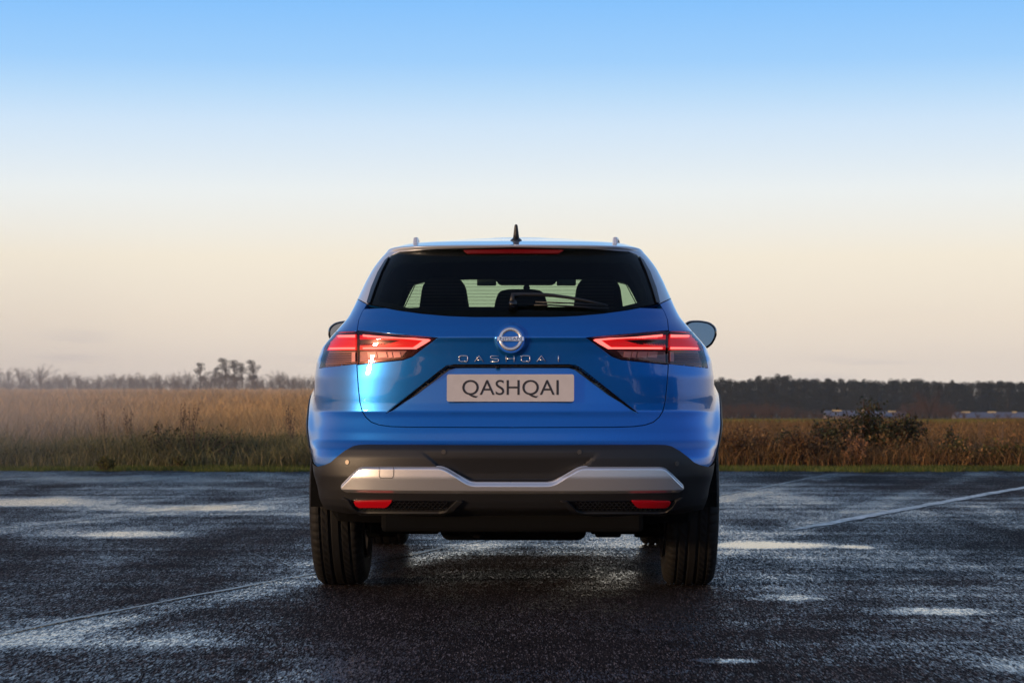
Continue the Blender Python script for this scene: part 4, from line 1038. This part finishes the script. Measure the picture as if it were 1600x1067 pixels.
def build_vegetation():
    # --- short turf along the edge of the tarmac
    X, Y = [], []
    n = 130000; X = rng.uniform(-14, 14, n); Y = verge_y(X) + .0 + rng.uniform(-.05, 1.0, n)**1.0*1.5
    h = rng.uniform(.025, .07, n)*(1+.5*pnoise(X[:n], Y[:n], 1.3)); 
    V, T = blades(X, Y, terrain(X, Y)-.01, h, rng.uniform(.1, .7, n), np.full(n, .008), seg=1)
    gm = mat_leaf('turf', [(.050, .085, .014), (.085, .12, .02), (.12, .145, .03), (.15, .13, .05)], .6, .3, 1.2)
    tag(fast_obj('turf', V, T, gm), 'strip of short bright green turf along the edge of the tarmac', 'grass', kind='stuff')
    # --- left: rank green grass behind the turf, then the tawny field
    n = 84000; X = rng.uniform(-14, .8, n); Y = VERGE + .9 + rng.beta(1.3, 1.6, n)*4.2
    nz = pnoise(X, Y, .9, 3); h = (.30 + .20*nz + .10*rng.normal(size=n))*np.clip((Y-VERGE-.3)/1.1, .25, 1); h = np.clip(h, .08, .62)
    V, T = blades(X, Y, terrain(X, Y)-.01, h, rng.uniform(.2, 1.1, n), rng.uniform(.006, .013, n), seg=2)
    gm = mat_leaf('rank_grass', [(.09, .10, .045), (.14, .145, .06), (.20, .185, .09), (.32, .26, .14), (.11, .115, .055)], .7, .3, .8)
    tag(fast_obj('rank_grass', V, T, gm), 'tangled dark green rank grass below the tawny field, left of the car', 'grass', kind='stuff')
    parts = []
    n = 200000; X, Y = frustum(n, 27.0, 235, -.42, .05, .85); nz = pnoise(X, Y, .35, 5) ; nz2 = pnoise(X, Y, .07, 8)
    h = np.clip(.50 + .17*nz + .10*nz2 + .11*rng.normal(size=n), .15, .9)*np.clip((Y-26.0)/5, .7, 1)
    V, T = blades(X, Y, terrain(X, Y)-.02, h, rng.uniform(.2, 1.15, n), rng.uniform(.5, 1.2, n)*(.007 + .0007*(Y-27)), seg=2)
    fm = mat_leaf('tawny_grass', [(.42, .26, .12), (.56, .36, .17), (.64, .44, .23), (.48, .28, .12), (.34, .22, .12)], .7, .35, .22)
    tag(fast_obj('tawny_grass', V, T, fm), 'wide field of tawny orange dry grass stretching to the hedge, left of the car', 'grass field', kind='stuff')
    # --- right: brown heath
    n = 220000; X, Y = frustum(n, VERGE+1.15, 62, .0, .44, 1.2); nz = pnoise(X, Y, .55, 11); nz2 = pnoise(X, Y, 1.9, 12)
    h = np.clip(.32 + .20*nz + .11*nz2 + .07*rng.normal(size=n), .06, .75)*np.clip((Y-VERGE-.7)/.9, .35, 1)
    V, T = blades(X, Y, terrain(X, Y)-.02, h, rng.uniform(.2, 1.2, n), rng.uniform(.005, .014, n)*(1+(Y-25)*.03), seg=2)
    hm = mat_leaf('heath_grass', [(.19, .10, .045), (.28, .15, .06), (.11, .075, .03), (.36, .22, .10), (.15, .075, .04), (.085, .08, .03)], .75, .3, .7)
    tag(fast_obj('heath_grass', V, T, hm), 'rough brown heath grass and bracken, right of the car', 'grass', kind='stuff')
    # litter of dead fronds and leaves through heath and rank grass
    n = 42000; X, Y = frustum(n, VERGE+1.2, 40, .0, .36, 1.2); hh = np.clip(.30 + .22*pnoise(X, Y, .55, 11) + .12*pnoise(X, Y, 1.9, 12), .05, .6)
    Cn = np.stack([X, Y, terrain(X, Y) + hh*rng.uniform(.1, 1.05, n)], 1); V, T = leaves(Cn, .020)
    tag(fast_obj('bracken_litter', V, T, mat_leaf('bracken_litter', [(.17, .085, .04), (.25, .13, .055), (.09, .06, .03), (.33, .20, .09), (.07, .07, .03)], .8, .3, .9)), 'brown dead fronds and leaves tangled through the heath right of the car', 'bracken', kind='stuff')
    n = 16000; X = rng.uniform(-10, .2, n); Y = VERGE + 1.2 + rng.uniform(0, 3.2, n); hh = np.clip(.26 + .2*pnoise(X, Y, .9, 3), .05, .5)
    Cn = np.stack([X, Y, terrain(X, Y) + hh*rng.uniform(.1, 1.1, n)], 1); V, T = leaves(Cn, .016)
    tag(fast_obj('weed_leaves', V, T, mat_leaf('weed_leaf', [(.06, .075, .03), (.10, .11, .05), (.15, .12, .06), (.045, .05, .025)], .7, .3, .9)), 'small green and brown weed leaves through the rank grass left of the car', 'weeds', kind='stuff')
    # smooth green pasture beyond the heath
    n = 80000; X, Y = frustum(n, 62, 290, .0, .42, .8); V, T = blades(X, Y, terrain(X, Y)-.02, rng.uniform(.05, .14, n), rng.uniform(.1, .5, n), .02+.0012*Y, seg=1)
    tag(fast_obj('pasture_grass', V, T, mat_leaf('pasture', [(.10, .11, .022), (.15, .15, .035), (.19, .155, .05)], .7, .3, .05)), 'thin strip of olive green pasture beyond the brown heath', 'grass field', kind='stuff')
    # --- brambles and weeds near the verge: each clump a thing of its own
    bl = mat_leaf('bramble_leaf', [(.018, .028, .012), (.035, .045, .018), (.06, .055, .022), (.075, .035, .02), (.03, .04, .018)], .5, .2)
    bl2 = mat_leaf('brown_leaf', [(.10, .050, .022), (.15, .075, .03), (.07, .04, .02), (.20, .11, .045)], .7, .3)
    bl3 = mat_leaf('yellow_green_leaf', [(.07, .085, .02), (.11, .11, .028), (.16, .13, .04), (.05, .06, .018)], .65, .3)
    cane = mat('bramble_cane', (.07, .035, .028), .7)
    def clump(name, px, Y, wd, h, nl, ls, lm, label, cat, group=None, stems=14, dens_=.25):
        x = at(px, Y); r = empty(name, (x, Y, float(terrain(x, Y)))); tag(r, label, cat, group); mb = MB(); C = []
        for k in range(stems):
            an = rng.uniform(0, 6.28); rr = wd*.5*rng.uniform(.1, 1); top = h*(1-.55*(rr/(wd*.5))**2)*rng.uniform(.65, 1.08); e = Vector((math.cos(an)*rr, math.sin(an)*rr*.6, top))
            s_ = Vector((e.x*.45*rng.uniform(.3, 1.2), e.y*.4, 0)); mid = (s_+e)/2 + Vector((0, 0, h*.15*rng.uniform(0, 1.5)))
            mb.tube([s_, mid, e], [.006, .0045, .002], 4, False)
            for j in range(max(1, nl//stems)):
                t = rng.uniform(.15, 1.05); p = s_*(1-t)**2 + mid*2*t*(1-t) + e*t*t; C.append(np.array(p[:]) + rng.normal(size=3)*np.array([.07, .06, .06])*wd*dens_*3)
        C = np.array(C); C[:, 2] = np.clip(C[:, 2], .02, h*1.12); V, T = leaves(C, ls); fast_obj('foliage', V, T, lm, r); mb.build('stems', cane, r); return r
    clump('bramble_bush', 1350, 26.9, 1.15, .74, 5200, .021, bl, 'tallest dark bramble bush in the brown heath, right of the car', 'bush', None, 34)
    clump('bramble_bush', 1408, 26.7, .95, .66, 3600, .021, bl, 'dark bramble bush touching the tallest one on its right side', 'bush', None, 26)
    clump('bramble_bush', 1298, 27.2, .7, .60, 2200, .020, bl, 'lower dark bramble bush just left of the tallest one', 'bush', None, 20)
    clump('bramble_bush', 1222, 27.0, .9, .42, 1800, .020, bl, 'small sprawling bramble in the heath midway between car and tallest bush', 'bush', None, 20)
    clump('bramble_bush', 1478, 26.6, .55, .46, 1000, .02, bl, 'thin upright bramble right of the dark bramble group', 'bush', None, 12)
    clump('bramble_bush', 1575, 26.2, .8, .30, 1500, .020, bl3, 'low green bramble by the turf at the far right', 'bush', None, 14)
    clump('dead_bracken', 1160, 26.3, 1.1, .42, 2200, .022, bl2, 'heap of dead brown bracken nearest the right rear wheel', 'bracken', None, 24)
    clump('dead_bracken', 1255, 26.1, 1.0, .36, 2000, .022, bl2, 'rounded brown bracken heap in front of the sprawling bramble', 'bracken', None, 22)
    clump('dead_bracken', 1338, 26.0, .35, .44, 700, .020, mat_leaf('straw_tuft', [(.34, .19, .10), (.26, .13, .07)], .7, .3), 'pale straw coloured tuft in front of the tallest bramble bush', 'bracken', None, 18)
    clump('gorse_bush', 1500, 26.3, .8, .34, 1500, .018, bl3, 'low green and brown gorse right of the brambles', 'bush', None, 16)
    clump('bramble_bush', 305, 26.4, 1.5, .50, 650, .018, bl, 'dark bramble with long arching canes in the grass left of the car', 'bush', None, 26, .3)
    clump('bramble_bush', 250, 26.6, .7, .52, 700, .02, bl, 'small leafy bramble shoot left of the arching canes', 'bush', None, 10)
    clump('grass_tussock', 165, 24.85, .26, .16, 1400, .012, bl3, 'small round green tussock growing at the edge of the tarmac, left', 'tussock', None, 30, .12)
    clump('grass_tussock', 280, 25.5, .26, .15, 700, .012, bl3, 'small straw green tussock on the turf right of the round one', 'tussock', None, 20, .12)
    # dry dock stalks standing over the tawny grass
    sm = mat('dock_stalk', (.13, .085, .055), .8)
    pr = []
    for v in range(3):
        mb = MB(); hh = .82
        for k in range(4):
            e = Vector((rng.normal()*.09, rng.normal()*.09, hh*rng.uniform(.75, 1))); mb.tube([(0, 0, 0), tuple(e*.6+Vector((rng.normal()*.01, 0, 0))), tuple(e)], [.005, .004, .002], 4, False)
            for j in range(16):
                t = rng.uniform(.55, 1); p = e*t; mb.box(p + Vector((rng.normal()*.014, rng.normal()*.014, 0)), (.008, .008, .016))
        o = mb.build('dock', sm); pr.append(o.data); COL.objects.unlink(o); bpy.data.objects.remove(o)
    for i, (px, Y, s_) in enumerate([(283, 27.6, 1.0), (295, 27.8, .98), (200, 28.2, .95), (447, 28, .98), (165, 29, .9), (455, 27.4, .86), (1195, 28, .72), (1530, 28.5, .72), (1563, 29, .7), (1440, 30, .66)]):
        x = at(px, Y); o = link(bpy.data.objects.new('dock_stalk', pr[i % 3])); o.location = (x, Y, float(terrain(x, Y))); o.rotation_euler.z = rng.uniform(0, 6); o.scale = (s_,)*3
        tag(o, 'dry brown dock stalk standing up out of the tawny grass left of the car' if px < 800 else 'dry brown dock stalk standing up out of the brown heath right of the car', 'plant', 'dock stalks left' if px < 800 else 'dock stalks right')
    # --- far left: hedge scrub, distant trees
    sc1 = mat_leaf('scrub_twig', [(.075, .055, .042), (.10, .065, .048), (.055, .045, .035), (.085, .07, .045)], .85, .15)
    sc2 = mat_leaf('red_twig', [(.10, .045, .035), (.13, .06, .045), (.075, .035, .03), (.09, .06, .04)], .85, .15)
    shr = [make_tree('shrub', 'shrub', 3.0, sc1, BARK) for _ in range(3)]
    n = 0
    for i in range(128):
        Y = rng.uniform(238, 275); px = -190 + i*8.0 + rng.uniform(-6, 6)
        if px > 830: break
        x = at(px, Y); place_tree(shr[i % 3], x, Y, float(terrain(x, Y))-.55, rng.uniform(.55, .82)*(1.15 if 230 < px < 270 else 1), rng.uniform(0, 6), 'brown winter shrub in the long hedge beyond the tawny field', 'shrub', 'hedge shrubs beyond the tawny field', sz=rng.uniform(.72, .98))
    dk = mat_leaf('pine_needles', [(.004, .007, .006), (.007, .010, .008), (.012, .014, .010), (.006, .008, .007)], .8, .1)
    M['needles'] = dk
    scots = [make_tree('scots_pine', 'scots', 10.0, dk, BARK_RED) for _ in range(2)]
    for px, top, s_, lab in ((313, 567, .62, 'round dark pine standing left of the tall flat-topped pines'), (352, 560, 1.0, 'tallest flat-topped pine on the left skyline'), (366, 563, .9, 'flat-topped pine close right of the tallest one on the left skyline'),
                             (378, 567, .75, 'smaller pine between the tall pair and the lone one'), (396, 563, .88, 'lone flat-topped pine at the right end of the skyline pines'), (336, 574, .6, 'low pine left below the tallest flat-topped pine')):
        Y = 380; x = at(px, Y); z0 = float(terrain(x, Y)); ht = CAMH + (HZ-top)*Y/F - z0; place_tree(scots[(px//7) % 2], x, Y, z0, ht/10*.95, px, lab, 'tree', sz=ht/10)
    bare = [make_tree('bare_tree', 'bare', 10.0, sc1, BARK) for _ in range(3)]
    for i in range(52):
        Y = rng.uniform(560, 760); px = -170 + i*15.5 + rng.uniform(-7, 7); top = 583 - (10 if px < 70 else 0) + rng.uniform(-8, 4); x = at(px, Y); z0 = float(terrain(x, Y)); ht = CAMH + (HZ-top)*Y/F - z0
        place_tree(bare[i % 3], x, Y, z0-.3, ht/10*rng.uniform(.9, 1.4), rng.uniform(0, 6), 'hazy bare winter tree on the far left skyline', 'tree', 'bare trees on the left skyline', sz=ht/10)
    # --- far right: plantation of pines, reddish shrubs, low sheds
    pines = [make_tree('pine_tree', 'pine', 10.0, dk, BARK_RED) for _ in range(4)]
    for row, (Y0, nn) in enumerate(((520, 108), (538, 96), (560, 84))):
        for i in range(nn):
            px = 850 + i*(930/nn) + rng.uniform(-3, 3); Y = Y0 + rng.uniform(-6, 6); x = at(px, Y); z0 = float(terrain(x, Y))
            top = 593.5 + rng.normal()*2.0 - row*1.2 - (6*math.exp(-((px-1222)/26)**2)) + (3 if px > 1450 else 0) + 3*math.exp(-((px-1385)/12)**2); ht = CAMH + (HZ-top)*Y/F - z0
            place_tree(pines[(i+row) % 4], x, Y, z0-.2, ht/10*rng.uniform(.6, 1.0), rng.uniform(0, 6), 'dark pine in the dense treeline behind the sheds on the right', 'tree', 'pines of the right treeline', sz=ht/10)
    C = []
    for i in range(280):
        px = 850 + i*3.3; Y = rng.uniform(548, 590); x = at(px, Y); z0 = float(terrain(x, Y)); H = CAMH + (HZ-597)*Y/F - z0
        for k in range(5): C.append(blob_points(60, (x, Y, z0 + H*(k+.4)/5), (1.2, 1.0, H*.13), .2))
    V, T = leaves(np.concatenate(C), .22); tag(fast_obj('forest_interior', V, T, dk), 'dark massed interior of the wood behind the front row of pines on the right', 'wood', kind='stuff')
    shr2 = [make_tree('shrub', 'shrub', 3.0, sc2, BARK) for _ in range(3)]
    for i in range(88):
        Y = rng.uniform(300, 345); px = 960 + i*8.6 + rng.uniform(-5, 5)
        big = math.exp(-((px-1180)/75)**2)*.55 + math.exp(-((px-1450)/38)**2)*.75
        if px > 1300 and big < .12 and i % 3: continue
        s_ = .30 + big*rng.uniform(.7, 1.2); x = at(px, Y); place_tree(shr2[i % 3], x, Y, float(terrain(x, Y)), max(s_, .3)*1.15, rng.uniform(0, 6), 'red-brown bare shrub between the pasture and the dark pines on the right', 'shrub', 'red-brown shrubs before the pines', sz=s_*1.1)
    # low sheds with bluish roofs
    rm = mat('shed_roof', (.10, .105, .15), .45, var=(.3, .2)); wm = mat('shed_wall', (.16, .12, .11), .8); ym = mat('skylight', (.62, .48, .24), .5)
    for px0, px1, Y, zt, zb, lab in ((1293, 1375, 420, 641.5, 652, 'low shed with blue-grey roof nearest the car on the right'), (1380, 1420, 425, 643, 653, 'short low shed with blue-grey roof left of the red-brown bush'), (1496, 1612, 420, 644, 655, 'long low shed with blue-grey roof at the right edge of the field')):
        x0, x1 = at(px0, Y), at(px1, Y); z1 = CAMH + (HZ-zt)*Y/F; z0 = min(float(terrain((x0+x1)/2, Y)), CAMH + (HZ-zb)*Y/F - .4); L = x1-x0; c = (x0+x1)/2
        r = empty('shed', (c, Y, z0)); tag(r, lab, 'shed', None); he = (z1-z0)*.45; hr = z1-z0; D = 5.0
        MB().box((0, D/2, he/2), (L, D, he)).build('wall', wm, r)
        V = [(-L/2-.2, -.3, he-.05), (L/2+.2, -.3, he-.05), (L/2+.2, D/2, hr), (-L/2-.2, D/2, hr), (-L/2-.2, D+.3, he-.05), (L/2+.2, D+.3, he-.05)]
        mesh_obj('roof', V, [(0, 1, 2, 3), (3, 2, 5, 4), (0, 3, 4), (1, 5, 2), (0, 4, 5, 1)], rm, r)
        k = max(1, int(L/4.5))
        for i in range(k): MB().box((-L/2 + (i+.5)*L/k + rng.uniform(-.4, .4), D/2, hr+.02), (rng.uniform(.8, 2.2), .5, .22)).build('skylight', ym, r, bevel=.05)
def build_air():
    hz = bpy.data.materials.new('air'); hz.use_nodes = True; t = hz.node_tree; t.nodes.clear()
    v = N(t, 'ShaderNodeVolumePrincipled'); v.inputs['Color'].default_value = (1.0, .98, .95, 1); v.inputs['Density'].default_value = HAZE; v.inputs['Anisotropy'].default_value = .35
    o = N(t, 'ShaderNodeOutputMaterial'); lk(t, v.outputs[0], o.inputs['Volume'])
    b = MB().box((0, 400, 6), (1100, 1000, 22)).build('haze', hz); tag(b, 'thin pale haze over the fields', 'haze', kind='stuff')
def build_reflection_wood():
    # unseen dark wood added behind the camera to darken what the car paint reflects
    C = []
    for i in range(210):
        an = math.radians(rng.uniform(-38, 78)); D = rng.uniform(85, 100); x, y = math.sin(an)*D, -math.cos(an)*D; H = rng.uniform(8, 12.5)
        for k in range(6): C.append(blob_points(70, (x + rng.normal()*1.5, y + rng.normal()*1.5, H*rng.uniform(.1, .85)), (2.2, 2.2, 1.9), .3))
    V, T = leaves(np.concatenate(C), .42); tag(fast_obj('reflection_wood', V, T, M['needles']), 'dark wood added unseen behind the camera to darken the car reflections', 'wood', kind='stuff')
HAZE = .00022
build_ground(); build_tarmac(); build_vegetation()
def build_mist():
    m = bpy.data.materials.new('mist'); m.use_nodes = True; t = m.node_tree; t.nodes.clear()
    tc = N(t, 'ShaderNodeTexCoord'); sx = N(t, 'ShaderNodeSeparateXYZ'); lk(t, tc.outputs['Object'], sx.inputs[0])
    def mr(v, a, b):
        r = N(t, 'ShaderNodeMapRange', interpolation_type='SMOOTHSTEP'); lk(t, v, r.inputs[0]); r.inputs[1].default_value = a; r.inputs[2].default_value = b; return r.outputs[0]
    def mul(a, b):
        n = N(t, 'ShaderNodeMath', operation='MULTIPLY')
        for i, v in enumerate((a, b)):
            if isinstance(v, float): n.inputs[i].default_value = v
            else: lk(t, v, n.inputs[i])
        return n.outputs[0]
    no = N(t, 'ShaderNodeTexNoise', i_Scale=.16, i_Detail=3.0); lk(t, tc.outputs['Object'], no.inputs['Vector'])
    d = mul(mul(mr(sx.outputs[0], -3.7, -8.2), mr(sx.outputs[2], 4.2, .2)), mul(mr(no.outputs[0], .15, .6), MIST))
    fade = N(t, 'ShaderNodeMapRange', interpolation_type='SMOOTHSTEP'); lk(t, sx.outputs[1], fade.inputs[0]); fade.inputs[1].default_value = 40.0; fade.inputs[2].default_value = 27.0; fade.inputs[3].default_value = .028; fade.inputs[4].default_value = 1.0
    d = mul(mul(d, mr(sx.outputs[1], 23.3, 25.2)), mul(fade.outputs[0], mr(sx.outputs[0], -90.0, -60.0)))
    v = N(t, 'ShaderNodeVolumePrincipled'); v.inputs['Color'].default_value = (.99, .985, .98, 1); lk(t, d, v.inputs['Density']); v.inputs['Anisotropy'].default_value = 0.0
    o = N(t, 'ShaderNodeOutputMaterial'); lk(t, v.outputs[0], o.inputs['Volume'])
    b = MB().add([(x, y, z) for x in (-90, -3.5) for y in (23.3, 225) for z in (-.4, 4.4)], [(0, 1, 3, 2), (4, 6, 7, 5), (0, 4, 5, 1), (2, 3, 7, 6), (0, 2, 6, 4), (1, 5, 7, 3)]).build('mist', m)
    tag(b, 'low bank of white ground mist over the grass at the far left', 'mist', kind='stuff')
MIST = .075
build_reflection_wood(); build_air(); build_mist()
#@@END
build_car()
